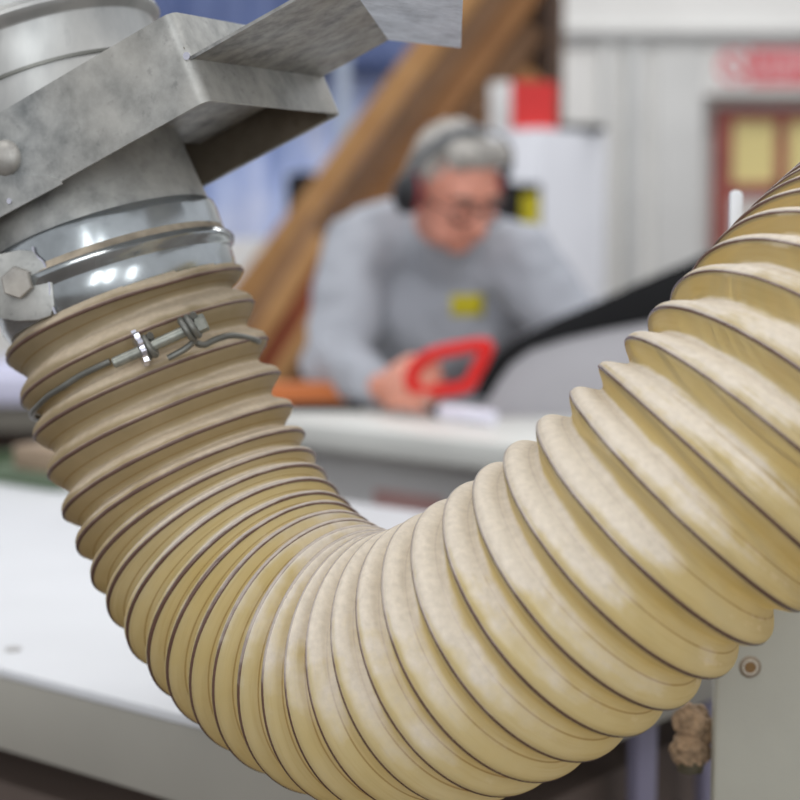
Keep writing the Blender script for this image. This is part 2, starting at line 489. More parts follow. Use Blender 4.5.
# ------------------------------------------------------------------ steel collar, cone and blast gate
AXW = -cd(*D0)                                          # up the duct
O0 = cw(*P0)
near = cd(*(-P0).normalized())
def duct_pt(t): return O0 + AXW * t
gate = thing('blast_gate', 'galvanised steel blast gate box at the top left with a bent slide plate', 'blast gate', duct_pt(.08))
def lat(name, prof, mat, parent, label=None, seg=96):
    o = lathe(name, prof, O0, AXW, mat, seg, 35, near); return child(o, parent, label)
# lower spigot: flared cone that the band grips
lat('outlet_cone', [(-.03, .0672), (-.002, .0680), (.004, .0728), (.052, .0735), (.056, .0735), (.062, .0728), (.075, .0712), (.09, .0698), (.104, .0692), (.108, .0692), (.108, .0672), (.02, .07), (.004, .0705), (-.002, .0662), (-.03, .0655)], M['zinc'], gate)
# upper duct with its rolled lip and a seam
lat('inlet_duct', [(.128, .0742), (.1495, .0742), (.150, .0752), (.176, .0758), (.178, .0770), (.180, .0805), (.183, .0822), (.1855, .0815), (.187, .079), (.190, .0765), (.26, .0765), (1.3, .0765), (1.3, .074), (.128, .072)], M['zinc_duct'], gate)
lat('rolled_seam', [(.1488, .0743), (.1488, .0756), (.1508, .0759), (.1512, .0745)], M['wire_steel'], gate)

# box: d along the slide, e away from the camera, a down the duct
bd = cd(.833, -.364, -.418).normalized(); ba = cd(.375, .925, -.057).normalized(); be = bd.cross(ba).normalized()
if be.y < 0: be = -be
bd = ba.cross(be).normalized()
if bd.x < 0: bd = -bd
Z1 = .952
C1 = P(207, 100, Z1)                                     # near lower corner of the box
BH, BW, BL, TH = .0545, .1735, .30, .0018
def bx(d, a, e): return C1 + bd * d + ba * a + be * e
# wrapper: front sheet, rounded corner, end sheet, rounded corner, back sheet (open underneath)
def wrapper():
    R = .007; pl = []
    pl.append((-BL, 0))
    pl.append((-R, 0))
    for i in range(1, 7):
        a = PI / 2 * i / 6; pl.append((-R + R * math.sin(a), R - R * math.cos(a)))
    for i in range(7):
        a = PI / 2 * i / 6; pl.append((-R + R * math.cos(a), BW - R + R * math.sin(a)))
    pl.append((-BL, BW))
    # inner offset
    V, Fc = [], []
    n = len(pl)
    inn = []
    for i, (d, e) in enumerate(pl):
        p = Vector((d, e)); a = Vector(pl[max(i - 1, 0)]); b = Vector(pl[min(i + 1, n - 1)])
        t = (b - a).normalized(); nrm = Vector((-t.y, t.x))
        inn.append(p + nrm * TH)
    for (d, e) in pl: V += [bx(d, -BH, e), bx(d, 0, e)]
    for p in inn: V += [bx(p.x, -BH, p.y), bx(p.x, 0, p.y)]
    m = 2 * n
    for i in range(n - 1):
        Fc.append((2 * i, 2 * i + 1, 2 * i + 3, 2 * i + 2)); Fc.append((m + 2 * i, m + 2 * i + 2, m + 2 * i + 3, m + 2 * i + 1))
        Fc.append((2 * i + 1, m + 2 * i + 1, m + 2 * i + 3, 2 * i + 3)); Fc.append((2 * i, 2 * i + 2, m + 2 * i + 2, m + 2 * i))
    Fc.append((0, m, m + 1, 1)); Fc.append((2 * n - 2, 2 * n - 1, m + 2 * n - 1, m + 2 * n - 2))
    return new_mesh('housing', V, Fc, M['zinc'], True, 40)
child(wrapper(), gate)
def plate(name, quad_de, a, thick, mat):
    return prism(name, [bx(d, a, e) for d, e in quad_de], ba * thick, mat)
child(plate('top_plate', [(-BL, TH), (-.002, TH), (-.002, BW - TH), (-BL, BW - TH)], -BH * .62, .0015, M['zinc_brown_shade']), gate)  # inside shade is part of this sheet's brown
child(prism('shade_liner', [bx(d, a, BW - TH - .0004) for d, a in ((-BL, -.0012), (-.010, -.0012), (-.010, -BH * .60), (-BL, -BH * .60))], -be * .0008, M['zinc_brown_shade']), gate, 'dust-brown inner face with painted shade')  # added thin sheet whose dark brown carries the shade inside the box
# the slide: solved on the plane of the slot
SA = -BH * .50
def on_plane(px, py, p0, n):
    o = cw(0, 0, 0); r = (P(px, py, 1.0) - o); t = (p0 - o).dot(n) / r.dot(n); return o + r * t
pn = ba
sp0 = bx(0, SA, 0)
Q = on_plane(387.5, 37.5, sp0, pn); Fp = on_plane(361, 0, sp0, pn)
fold = (Fp - Q).normalized()
back0 = on_plane(320, 75, sp0, pn); front0 = on_plane(189, 57, sp0, pn)
# where the fold meets the line of the front edge
def meet(p, d, q, e):
    # lines p+s d and q+t e in one plane
    w = q - p; c = d.cross(e); s = w.cross(e).dot(c) / c.dot(c); return p + d * s
front_dir = (on_plane(290, 0, sp0, pn) - front0).normalized()
Ft = meet(Q, fold, front0, front_dir)
Lf = (Ft - Q).length
if Lf > .22 or (Ft - Q).dot(fold) < 0: Ft = Q + fold * .13
back_in = back0 - bd * .10; front_in = front0 - bd * .10
sl = prism('slide_plate', [front_in, front0, Ft, Q, back0, back_in], ba * .0018, M['zinc_slide'])
child(sl, gate)
right = cd(1, .095, 0).normalized()
ln_ = right.cross(fold).normalized()
lip = [Q, on_plane(461, 45.5, Q, ln_), on_plane(464.5, -40, Q, ln_), Q + fold * ((Ft - Q).length * .9)]
child(prism('pull_lip', lip, ln_ * .0016, M['zinc_lit']), gate, 'brighter bent pull lip')
# round relief hole with light metal edge beside the slot
hc = on_plane(187, 56, bx(0, 0, .0), be) 
fn = -be
def disc(name, c, n, r, h, mat, seg=20, bev=.0):
    prof = [(0, 0.0001), (0, r), (h - bev, r), (h, r - bev if bev else r), (h, .0001)]
    return lathe(name, prof, c, n, mat, seg, 35)
child(disc('relief_hole', hc + fn * .0002, fn, .0022, .0006, M['bright']), gate, 'small bright notch at the end of the slot')
def on_front(px, py): return on_plane(px, py, bx(0, 0, 0), be)
# domed bolt, doubler plate and rivet hole on the front sheet
bc = on_front(6, 158)
child(lathe('dome_bolt', [(0, .0108), (.002, .0105), (.004, .009), (.006, .0055), (.0068, .0002)], bc, fn, M['bolt'], 24, 60), gate)
dp = [on_front(x, y) for x, y in ((-60, 172), (48, 176), (62, 181), (63, 184), (3, 216), (-60, 252))]
child(prism('doubler_plate', dp, fn * .0014, M['zinc']), gate)
rc = on_front(11, 201)
child(disc('rivet', rc + fn * .0014, fn, .0017, .0008, M['bright'], 16), gate, 'tiny bright rivet')

# quick-lock band round the joint
band = thing('band_clamp', 'shiny steel band clamp with a raised bead around the duct above the hose', 'clamp', duct_pt(.03))
prof = [(.004, .0735), (.004, .0752), (.010, .0772), (.018, .0776), (.0235, .0772), (.0255, .0785), (.0275, .0808), (.0300, .0818), (.0325, .0808), (.0345, .0785), (.0365, .0770), (.048, .0768), (.052, .0762), (.0535, .075), (.0535, .0735)]
prof = [(t - .003 if .02 < t < .04 else t, r) for t, r in prof]
lat('band', prof, M['band'], band)
lat('bead_dust', [(.0306, .0796), (.0318, .0783), (.0332, .0775), (.0350, .07715), (.0358, .0766)], M['rust'], band, 'rust coloured dust caught above the bead')
# closing lug with hexagon bolt at the left
def cyl_hit(px, py, rad):
    o = cw(0, 0, 0); r = (P(px, py, 1) - o).normalized(); w = o - O0
    rp = r - AXW * r.dot(AXW); wp = w - AXW * w.dot(AXW)
    A = rp.dot(rp); B = 2 * rp.dot(wp); C = wp.dot(wp) - rad * rad; D = B * B - 4 * A * C
    if D < 0: return None
    return o + r * ((-B - math.sqrt(D)) / (2 * A))
lp = cyl_hit(46, 278, .0785)
ln = (cd(-.25, .02, -1)).normalized(); ln = (ln - AXW * ln.dot(AXW)).normalized()
lug_px = [(-40, 248), (0, 254), (18, 250), (33, 251), (42, 262), (52, 282), (54, 305), (50, 316), (38, 320), (16, 321), (-6, 317), (-40, 306)]
lug = prism('lug', [on_plane(x, y, lp, ln) for x, y in lug_px], -ln * .004, M['zinc'], .0006)
child(lug, band)
hb = on_plane(19, 282, lp, ln)
def hexhead(name, c, n, r, h, mat, ref):
    n = Vector(n).normalized(); u = Vector(ref); u = (u - u.dot(n) * n).normalized(); v = n.cross(u)
    V, Fc = [], []
    for t, s in ((0, 1), (h * .86, 1), (h, .90)):
        for k in range(6):
            a = 2 * PI * k / 6; V.append(c + n * t + (u * math.cos(a) + v * math.sin(a)) * r * s)
    for i in range(2):
        for k in range(6): Fc.append((i * 6 + k, i * 6 + (k + 1) % 6, i * 6 + 6 + (k + 1) % 6, i * 6 + 6 + k))
    Fc.append((12, 13, 14, 15, 16, 17)); Fc.append((5, 4, 3, 2, 1, 0))
    return new_mesh(name, V, Fc, mat, False)
child(hexhead('hex_bolt', hb, (ln + cd(.25, .1, 0)).normalized(), .0098, .0085, M['bolt'], cd(.2, 1, 0)), band)
sea = [cyl_hit(x, y, .0775) for x, y in ((33, 247), (36, 255), (45, 264), (50, 285), (51, 300), (56, 314))]
sea = [s + ln * .0004 for s in sea if s]
child(tube('weld_seam', smooth_path(sea, 4), .0009, M['bright'], 6), band, 'pale weld line beside the lug')

# ------------------------------------------------------------------ wire hose clamp with its screw
WC = 1.64
clampO = cw(*hose_pt(WC, 0, .079))
wc = thing('wire_hose_clamp', 'wire hose clamp with tightening screw on the upper hose ribs', 'clamp', clampO)
rw = .0021
def loc_of(px, py, r):
    """axial turn and angle of the hose surface point seen at a photo point"""
    best = None
    for wi in range(60, 240, 4):
        for ti in range(-62, 63):
            w, th = wi / 100, ti / 100 * 2.6
            x, y, z = hose_pt(w, th, r); a, b = px_at(x, y, z)
            d = (a - px) ** 2 + (b - py) ** 2
            if best is None or d < best[0]: best = (d, w, th)
    return best[1], best[2]
rl = RH - .0035
left_px = [(39, 406), (48, 397), (62, 387), (80, 376), (98, 367), (112, 361)]
right_px = [(193, 344), (201, 346), (212, 341), (226, 337.5), (240, 338.5), (252, 343)]
Lp = [loc_of(x, y, rl) for x, y in left_px]; Rp = [loc_of(x, y, rl) for x, y in right_px]
path = [cw(*hose_pt(w, th, rl)) for w, th in reversed(Lp)]
# round the back
wL, tL = Lp[0]; wR, tR = Rp[-1]
if tL < 0:
    steps = 26; t_end = tR - 2 * PI; w_end = wR + 1                # same place one turn on
else:
    steps = 26; t_end = tR + 2 * PI; w_end = wR - 1
for i in range(1, steps):
    s = i / steps; th = tL + (t_end - tL) * s
    qq = (wL + tL / (2 * PI)) * (1 - s) + (wR + tR / (2 * PI)) * s       # axis position
    p, d, e1, e2 = axis(qq); path.append(cw(*(p + (e1 * math.cos(th) + e2 * math.sin(th)) * rl)))
path += [cw(*hose_pt(w, th, RH - .0004)) for w, th in reversed(Rp)]
child(tube('clamp_wire', smooth_path(path, 3), rw * .95, M['wire_steel'], 10), wc)
zs = axis(1.6)[0].z - .092
ra, rb = P(113, 363.5, zs + .004), P(206, 321.5, zs + .006)
rd = (rb - ra).normalized()
child(lathe('screw', [(0, .0001), (.0, .0026), (.0008, .0033), ((rb - ra).length - .004, .0033), ((rb - ra).length, .0033), ((rb - ra).length, .0001)], ra, rd, M['rod'], 20, 30), wc)
child(hexhead('screw_nut', P(197, 325.5, zs + .006), rd, .0056, .0060, M['rod'], cd(0, 1, .2)), wc)
def coil(name, c, ax, r, wr, turns, pitch, mat, a0=0, tail=None):
    u, v, ax = frame_of(ax); pts = []
    n = int(turns * 20)
    for i in range(n + 1):
        a = a0 + 2 * PI * i / 20; pts.append(Vector(c) + ax * (pitch * i / 20 - pitch * turns / 2) + (u * math.cos(a) + v * math.sin(a)) * r)
    if tail: pts += [Vector(t) for t in tail]
    return tube(name, pts, wr, mat, 8)
child(coil('wire_eye', P(191, 327, zs + .006), rd, .0062, .0021, 2.2, .0040, M['wire_steel']), wc)
child(coil('wire_eye', P(148, 347, zs + .005), rd, .0060, .0021, 2.2, .0038, M['wire_steel']), wc)
# loose wire tail
child(tube('wire_tail', smooth_path([P(168, 358, zs + .009), P(176, 354, zs + .009), P(187, 347.5, zs + .009), P(194, 340, zs + .008), P(193, 333, zs + .004)], 4), .0019, M['wire_steel'], 8), wc)
# serrated adjusting wheel seen nearly edge-on
def wheel(c, n, r, h):
    n = Vector(n).normalized(); u, v, n = frame_of(n); V = []; Fc = []; K = 40
    for t in (-h / 2, h / 2):
        for k in range(K):
            a = 2 * PI * k / K; rr = r * (1.0 if (k // 2) % 2 == 0 else .84); V.append(Vector(c) + n * t + (u * math.cos(a) + v * math.sin(a)) * rr)
    for k in range(K): Fc.append((k, (k + 1) % K, K + (k + 1) % K, K + k))
    Fc.append(tuple(range(K))); Fc.append(tuple(range(K, 2 * K)))
    return new_mesh('serrated_wheel', V, Fc, M['bright'], False)
child(wheel(P(140, 348, zs + .005), (rd * .97 + cd(-.05, .05, .22)).normalized(), .0112, .0030), wc, 'bright serrated adjusting wheel')

# ------------------------------------------------------------------ room shell
M['wall'] = plain('white_block_wall', srgb(238, 237, 233), .85, 0, .03, 2.0)
M['conc'] = plain('dusty_brown_concrete', srgb(86, 72, 62), .8, 0, .12, 2.5)
M['trimw'] = plain('white_painted_trim', srgb(214, 214, 211), .6, 0, .03, 3)
M['conduit'] = plain('grey_conduit', srgb(200, 201, 199), .5, 0, .04, 4)
YW = 8.4
# wall pierced by the door recess
xl = P(697, 150, 8.45).x; xr = xl + 1.25; zh = P(760, 97, 8.45).z
bm = bmesh.new()
def bmbox(bm, x0, x1, y0, y1, z0, z1): add_box(bm, ((x0 + x1) / 2, (y0 + y1) / 2, (z0 + z1) / 2), ((x1 - x0) / 2, 0, 0), (0, (y1 - y0) / 2, 0), (0, 0, (z1 - z0) / 2))
bmbox(bm, -9, xl, YW, YW + .3, 0, 4.2); bmbox(bm, xr, 9, YW, YW + .3, 0, 4.2); bmbox(bm, xl, xr, YW, YW + .3, zh, 4.2)
struct(bm_obj('wall_back', bm, M['wall']))
struct(abox('floor', -9, 9, -4, YW + .3, -.1, 0, M['conc']))
def at_wall(px, py): 
    v = P(px, py, 1.0) - cw(0, 0, 0); t = YW / v.y; return cw(0, 0, 0) + v * t
# door in the recess
M['door_red'] = plain('red_brown_door_paint', srgb(162, 84, 74), .55, 0, .08, 5)
M['pane'] = plain('yellowed_pane', srgb(238, 222, 150), .35, 0, .05, 3)  # yellowed glass; light from behind it is put into the opaque cream
M['pane_low'] = plain('whitish_pane', srgb(222, 214, 208), .35, 0, .05, 3)
dy = YW + .16
def xw(px): return (P(px, 150, 1.0) - cw(0, 0, 0)).x / (P(px, 150, 1.0) - cw(0, 0, 0)).y * dy
def zw(py): 
    v = P(740, py, 1.0) - cw(0, 0, 0); return CAMH + v.z / v.y * dy
bm = bmesh.new()
dx0 = xw(715); dx1 = dx0 + 1.1
zt = zw(108)
dr = thing('door_1', 'red-brown framed door with yellowed panes in a recess', 'door', (dx0 + .5, dy, 0)); dr['kind'] = 'structure'
del dr['label']; del dr['category']
xa, xb = xw(733), xw(776); xc = xw(788); xd = dx1 - .09
bmbox(bm, dx0, xa, dy, dy + .06, 0, zt); bmbox(bm, xd, dx1, dy, dy + .06, 0, zt); bmbox(bm, xa, xd, dy, dy + .06, zw(120), zt)
bmbox(bm, xa, xd, dy, dy + .06, 0, .25)
child(bm_obj('door_frame', bm, M['door_red']), dr)
bm = bmesh.new(); bmbox(bm, xb, xc, dy + .005, dy + .05, .25, zw(120)); bmbox(bm, xa, xd, dy + .005, dy + .05, zw(196), zw(183)); bmbox(bm, xa, xd, dy + .005, dy + .05, zw(330), zw(316))
child(bm_obj('glazing_bars', bm, M['door_red']), dr)
for (a, b) in ((xa, xb), (xc, xd)):
    child(abox('pane', a, b, dy + .02, dy + .03, zw(183), zw(120), M['pane']), dr, 'yellowed upper door pane')
    child(abox('pane', a, b, dy + .02, dy + .03, zw(316), zw(196), M['pane_low']), dr, 'whitish lower door pane')
struct(abox('trim_1', xl - .0, xr, YW + .22, YW + .24, 0, zh, M['trimw']))
# conduits and a ledge along the white wall
M['line'] = M['conduit']
def wallbox(name, p0, p1, depth, mat, bev=.01):
    a, b = at_wall(*p0), at_wall(*p1)
    return struct(abox(name, min(a.x, b.x), max(a.x, b.x), YW - depth, YW - .001, min(a.z, b.z), max(a.z, b.z), mat, bev))
wallbox('trim_2', (560, 29), (1000, 37), .07, M['trimw'])
wallbox('trim_3', (626, 46), (637, 420), .05, M['conduit'])
wallbox('trim_4', (601, 46), (609, 420), .05, M['trimw'])
wallbox('trim_5', (560, 38), (1000, 46), .035, M['conduit'])
wallbox('trim_6', (655, 46), (697, 470), .02, M['trimw'])
# fire-safety style sign: ring and red panel, the lettering too blurred to read
M['sign_white'] = plain('sign_white', srgb(232, 226, 224), .5, 0, .02, 4)
M['sign_red'] = plain('sign_red', srgb(218, 88, 94), .5, 0, .05, 6)
M['sign_pink'] = plain('sign_pale_lettering', srgb(238, 190, 192), .5, 0, .03, 6)
a, b = at_wall(716, 46), at_wall(860, 88)
sg = thing('wall_sign', 'white wall sign with red ring and red lettered panel over the door', 'sign', ((a.x + b.x) / 2, YW - .006, b.z))
child(abox('sign_plate', a.x, b.x, YW - .012, YW - .0005, b.z, a.z, M['sign_white']), sg)
c = at_wall(733, 67)
V, Fc = lathe_geo([(0, .060), (.003, .060), (.003, .080), (0, .080)], Vector((c.x, YW - .0119, c.z)), Vector((0, -1, 0)), 40)
child(new_mesh('red_ring', V, Fc, M['sign_red'], False), sg)
child(box_obj('ring_slash', (c.x, YW - .0135, c.z), (.045, 0, -.045), (0, .0013, 0), (.007, 0, .007), M['sign_red']), sg)
a2, b2 = at_wall(749, 49), at_wall(856, 86)
child(abox('red_panel', a2.x, b2.x, YW - .0145, YW - .0119, b2.z, a2.z, M['sign_red']), sg)
hgt = a2.z - b2.z
for row in (.30, .70):
    x = a2.x + .02
    while x < b2.x - .04:
        wd = random.choice((.018, .026, .022)); zc = b2.z + hgt * row
        child(abox('lettering', x, x + wd, YW - .0155, YW - .0144, zc - hgt * .15, zc + hgt * .15, M['sign_pink']), sg); x += wd + random.choice((.009, .009, .03))

# ------------------------------------------------------------------ near bench
M['bench_top'] = plain('pale_grey_laminate', srgb(206, 208, 211), .5, 0, .025, 5, spec=.35)
M['bench_face'] = plain('grey_edge_laminate', srgb(150, 147, 138), .5, 0, .05, 6)
M['dark_brown'] = plain('dark_brown_board', srgb(94, 80, 72), .7, 0, .12, 5)
M['lav_leg'] = plain('lavender_grey_steel', srgb(128, 124, 146), .45, .2, .04, 5)
ZB = .89
A = ONZ(0, 667, ZB); B = ONZ(360, 759.5, ZB)
dirx = (B - A); dirx.z = 0; dirx.normalize()
perp = Vector((-dirx.y, dirx.x, 0));
if perp.y < 0: perp = -perp
Fz = ONZ(440, 514, ZB); depth_b = (Fz - B).dot(perp)
Lb = 2.3
c0 = B - dirx * Lb                                        # far left front corner
bench = thing('workbench', 'broad pale grey-topped bench behind the hose at lower left', 'workbench', (c0 + B) / 2 + perp * depth_b / 2 - Vector((0, 0, ZB)))
mid = (c0 + B) / 2 + perp * depth_b / 2
child(box_obj('bench_top', mid - Vector((0, 0, .004)), dirx * (Lb / 2 + .001), perp * (depth_b / 2 + .001), Vector((0, 0, .004)), M['bench_top'], .0015), bench)
child(box_obj('front_apron', mid - Vector((0, 0, .008 + .031)), dirx * Lb / 2, perp * depth_b / 2, Vector((0, 0, .031)), M['bench_face'], .003), bench)
zleg = ZB - .07
for s, t in ((.04, .04), (Lb - .04, .04), (.04, depth_b - .04), (Lb - .04, depth_b - .04)):
    p = c0 + dirx * s + perp * t; p.z = zleg / 2
    child(box_obj('leg', p, dirx * .025, perp * .025, Vector((0, 0, zleg / 2)), M['lav_leg'], .003), bench)
def along_edge(px):
    o = cw(0, 0, 0); r = P(px, 700, 1.0) - o; e = B - dirx * .03
    k = r.x / r.y; return (k * e.y - e.x) / (perp.x - k * perp.y)
for px, wpx in ((643, .017), (706, .009)):
    t = along_edge(px); p = B - dirx * .03 + perp * t; p.z = zleg / 2
    child(box_obj('leg', p, dirx * .006, perp * wpx, Vector((0, 0, zleg / 2)), M['lav_leg'], .002), bench)
child(box_obj('cupboard', c0 + dirx * (Lb * .5 + .01) + perp * (depth_b * .52) + Vector((0, 0, .40 - ZB)), dirx * (Lb * .5 - .07), perp * (depth_b * .44), Vector((0, 0, .36)), M['dark_brown'], .004), bench, 'dark brown cupboard under the bench')
tag(disc('grommet', ONZ(13, 650, ZB) , Vector((0, 0, 1)), .007, .0015, plain('grey_plug', srgb(160, 158, 155), .5), 20), 'small grey plug on the bench top at lower left', 'plug', ONZ(13, 650, ZB))

# ------------------------------------------------------------------ machine at the lower right
M['mach'] = plain('grey_green_enamel', srgb(150, 148, 136), .45, 0, .02, 30, bump=.05, bscale=300)
zp = 1.10
tl, bl = P(712.5, 560, zp), P(712.5, 800, zp)
mx0 = bl.x; my0 = bl.y
mac = thing('machine_housing', 'grey enamelled machine housing standing at the lower right edge', 'machine', (mx0 + .2, my0 + .15, 0))
ztop = P(760, 575, zp).z
child(abox('side_panel', mx0, mx0 + .42, my0, my0 + .012, .02, ztop, M['mach'], .004), mac)
child(abox('plinth', mx0 + .02, mx0 + .40, my0 + .001, my0 + .011, 0, .02, M['dark_brown']), mac)
def on_y(px, py, y): 
    v = P(px, py, 1.0) - cw(0, 0, 0); return cw(0, 0, 0) + v * (y / v.y)
sc_ = on_y(750, 667, my0)
ny = Vector((0, -1, 0))
child(lathe('washer', [(0, .0028), (.0005, .0032), (.0009, .0045), (.0009, .0054), (.0004, .0070), (0, .0072)], sc_, ny, plain('worn_ring', srgb(126, 112, 94), .5, .3, .1, 80), 28), mac, 'worn ring around the screw')
child(lathe('screw_ring', [(.0001, .0036), (.0014, .0039), (.0014, .0050), (.0001, .0053)], sc_, ny, plain('pale_ring', srgb(190, 182, 168), .4, .3, .05, 80), 28), mac)
child(disc('screw', sc_, ny, .0036, .0008, plain('brass_screw', srgb(120, 92, 56), .5, .4, .1, 90), 20), mac, 'brown countersunk screw')
# white plastic strip rising behind the hose
M['white_plastic'] = plain('milky_plastic', srgb(226, 230, 236), .35, 0, .02, 30)
st0 = P(737, 190, 1.12)
bm = bmesh.new(); hw = .0042
zb = ztop
pts = []
for i in range(9):
    a = PI * i / 8; pts.append((hw * math.cos(a), hw * .8 * math.sin(a)))
poly = [Vector((st0.x + x, st0.y, st0.z - hw * .8 + y)) for x, y in pts] + [Vector((st0.x - hw, st0.y, zb - .002)), Vector((st0.x + hw, st0.y, zb - .002))]
child(prism('guard_strip', poly, Vector((0, .006, 0)), M['white_plastic'], .0008), mac, 'milky white plastic strip with a rounded tip')
# sawdust-caked knob at the panel's edge
M['cake'] = plain('caked_sawdust', srgb(146, 122, 96), .95, 0, .3, 120, bump=.9, bscale=220)
kc = P(692, 735, 1.12)
g = [sph_geo(kc + Vector((0, 0, .009)), (.0125, .012, .0125)), sph_geo(kc - Vector((.001, 0, .010)), (.0135, .013, .0125)), cap_geo(kc + Vector((.004, .004, 0)), Vector((mx0 + .012, my0 + .02, kc.z)), .006, .006)]
ck = blob('caked_knob', g, .0011, M['cake'], 2); crinkle(ck, .0022, 190, 0, .0012, 420)
child(ck, mac, 'lumpy tan knob caked with sawdust')
child(lathe('knob_end', [(-.004, .0001), (-.004, .0085), (.004, .0095), (.004, .0001)], kc - Vector((.001, .002, .0195)), Vector((0, 0, 1)), plain('dark_knob', srgb(70, 64, 48), .6, 0, .2, 80), 20), mac, 'dark end of the knob')

# ------------------------------------------------------------------ saw table
ZS = .93
M['saw_top'] = plain('white_saw_table', srgb(214, 215, 210), .4, 0, .03, 5)
M['saw_body'] = plain('grey_machine_body', srgb(214, 213, 212), .5, 0, .03, 5)
M['saw_red'] = plain('red_stripe', srgb(200, 158, 154), .5, 0, .05, 8)
SA_ = ONZ(338, 426, ZS); SB_ = ONZ(540, 448, ZS)
sx = (SB_ - SA_); sx.z = 0; sx.normalize(); sy = Vector((-sx.y, sx.x, 0))
if sy.y < 0: sy = -sy
Lw, De = 1.9, .37
s0 = SA_ - sx * .42
smid = s0 + sx * Lw / 2 + sy * De / 2
saw = thing('saw_table', 'white-topped panel saw table in front of the man', 'saw', Vector((smid.x, smid.y, 0)))
child(box_obj('table_top', smid - Vector((0, 0, .021)), sx * Lw / 2, sy * De / 2, Vector((0, 0, .021)), M['saw_top'], .004), saw)
child(box_obj('machine_base', smid + Vector((0, 0, -.05 - .42)) + sy * .03, sx * (Lw / 2 - .03), sy * (De / 2 - .05), Vector((0, 0, .42)), M['saw_body'], .005), saw, 'grey machine base')
pp = ONZ(405, 426, ZS); 
stripe_c = s0 + sx * ((pp - s0).dot(sx)) + sy * .078 + Vector((0, 0, -.122))
child(box_obj('stripe', stripe_c, sx * .07, sy * .004, Vector((0, 0, .014)), M['saw_red']), saw, 'dull red stripe on the machine base')
base_z = smid.z
child(box_obj('plinth', Vector((smid.x, smid.y, .026)) + sy * .03, sx * (Lw / 2 - .08), sy * (De / 2 - .08), Vector((0, 0, .026)), M['dark_brown']), saw)

# saw guard with black edge and red handle, standing on the table
M['guard'] = plain('grey_guard_sheet', srgb(166, 164, 168), .5, 0, .03, 6)
M['black'] = plain('black_rubber', srgb(20, 20, 22), .7, 0, .1, 10, spec=.2)
M['red'] = plain('red_plastic', srgb(214, 36, 32), .6, 0, .05, 10, spec=.25)
zg = 2.80
def gp(px, py): return P(px, py, zg)
tz = ZS
low = P(480, 412, zg); yb = 400 + F * ((CAMH - ZS) / zg - SP) / CP
gd = thing('saw_guard', 'long grey saw guard with black upper edge and red handle', 'guard', Vector((P(620, 400, zg).x, P(620, 400, zg).y, ZS)))
ed = cd(0, 0, 1)
inner = [(488, 398), (499, 380), (511, 364), (530, 350), (565, 339), (605, 330), (650, 322), (700, 312), (770, 300)]
outer = [(474, 398), (484, 374), (495, 355), (510, 342), (560, 317), (600, 300), (640, 282), (692, 260), (770, 226)]
child(prism('guard_panel', [gp(x, y) for x, y in inner] + [gp(770, yb), gp(478, yb)], ed * .03, M['guard'], .002), gd)
child(prism('edge_strip', [gp(x, y) - ed * .006 for x, y in inner] + [gp(x, y) - ed * .006 for x, y in reversed(outer)], ed * .045, M['black'], .003), gd, 'thick black edge strip')
hz = zg - .02
hd = [(416, 388), (411, 377), (418, 364), (434, 354), (460, 348), (486, 345), (484, 356), (475, 373), (466, 386), (440, 390)]
child(tube('handle', smooth_path([P(x, y, hz) for x, y in hd], 6, True), .0112, M['red'], 14, True), gd, 'red D-shaped handle')

# things lying on the saw table
tcol = plain('white_tube', srgb(232, 230, 244), .3, 0, .02, 30)
ma = ONZ(441, 418, ZS) + Vector((0, 0, .0115)); mb = ONZ(493, 425, ZS) + Vector((0, 0, .0115)); md = (mb - ma).normalized()
mk = thing('marker', 'white marker with black cap lying on the saw table', 'marker', ma - Vector((0, 0, .0115)))
Lm = (mb - ma).length
child(lathe('barrel', [(0, .0001), (0, .0115), (Lm - .002, .0115), (Lm, .0095), (Lm, .0001)], ma, md, tcol, 24), mk)
child(lathe('cap', [(-.018, .0001), (-.018, .010), (-.016, .0113), (.002, .0116), (.002, .0001)], ma, md, M['black'], 24), mk, 'black cap')
M['orange_wood'] = wood('orange_brown_wood', srgb(176, 92, 40), srgb(208, 124, 66), (20, 3, 20))
bp_ = ONZ(316, 407, ZS)
wp = box_obj('wood_offcut', bp_ + Vector((0, .03, .020)), Vector((.085, .006, 0)), Vector((-.0018, .026, 0)), Vector((0, 0, .0195)), M['orange_wood'], .002)
tag(wp, "orange-brown wooden offcut lying by the man's right hand", 'offcut', bp_)
rl_ = ONZ(322, 411, ZS)
rb_ = box_obj('rubber_strip', rl_ + Vector((0, .004, .0072)), Vector((.068, .004, 0)), Vector((-.0004, .007, 0)), Vector((0, 0, .0070)), M['black'], .001)
tag(rb_, 'black rubber strip lying in front of the wooden offcut', 'strip', rl_)

# ------------------------------------------------------------------ the man
M['skin'] = None
def skin_mat():
    m, nt, out = mat_new('skin')
    b = nd(nt, 'ShaderNodeBsdfPrincipled', Roughness=.5)
    b.inputs['Subsurface Weight'].default_value = .1; b.inputs['Subsurface Radius'].default_value = (.01, .004, .002)
    n = noise_tex(nt, mapped(nt), 14, 3)
    nt.links.new(ramp(nt, n, [(.3, srgb(204, 136, 112)), (.7, srgb(222, 156, 136))]), b.inputs['Base Color'])
    nt.links.new(b.outputs[0], out.inputs[0]); return m
M['skin'] = skin_mat()
M['sweat'] = plain('grey_marl_sweatshirt', srgb(167, 170, 177), .95, 0, .06, 9, bump=.3, bscale=160, spec=.15)
M['trouser'] = plain('dark_blue_trousers', srgb(52, 56, 70), .9, 0, .1, 12, spec=.15)
M['hair'] = plain('grey_hair', srgb(164, 160, 154), .8, 0, .2, 40, stretch=(1, 1, .3), bump=.7, bscale=160)
Hc = P(455, 190, 2.95)
HS = .90
HM = Matrix.Rotation(math.radians(32), 3, 'Z') @ Matrix.Rotation(math.radians(30), 3, 'X') @ Matrix.Rotation(math.radians(-3), 3, 'Y')
def H(x, y, z): return Hc + HM @ Vector((x, y, z)) * HS
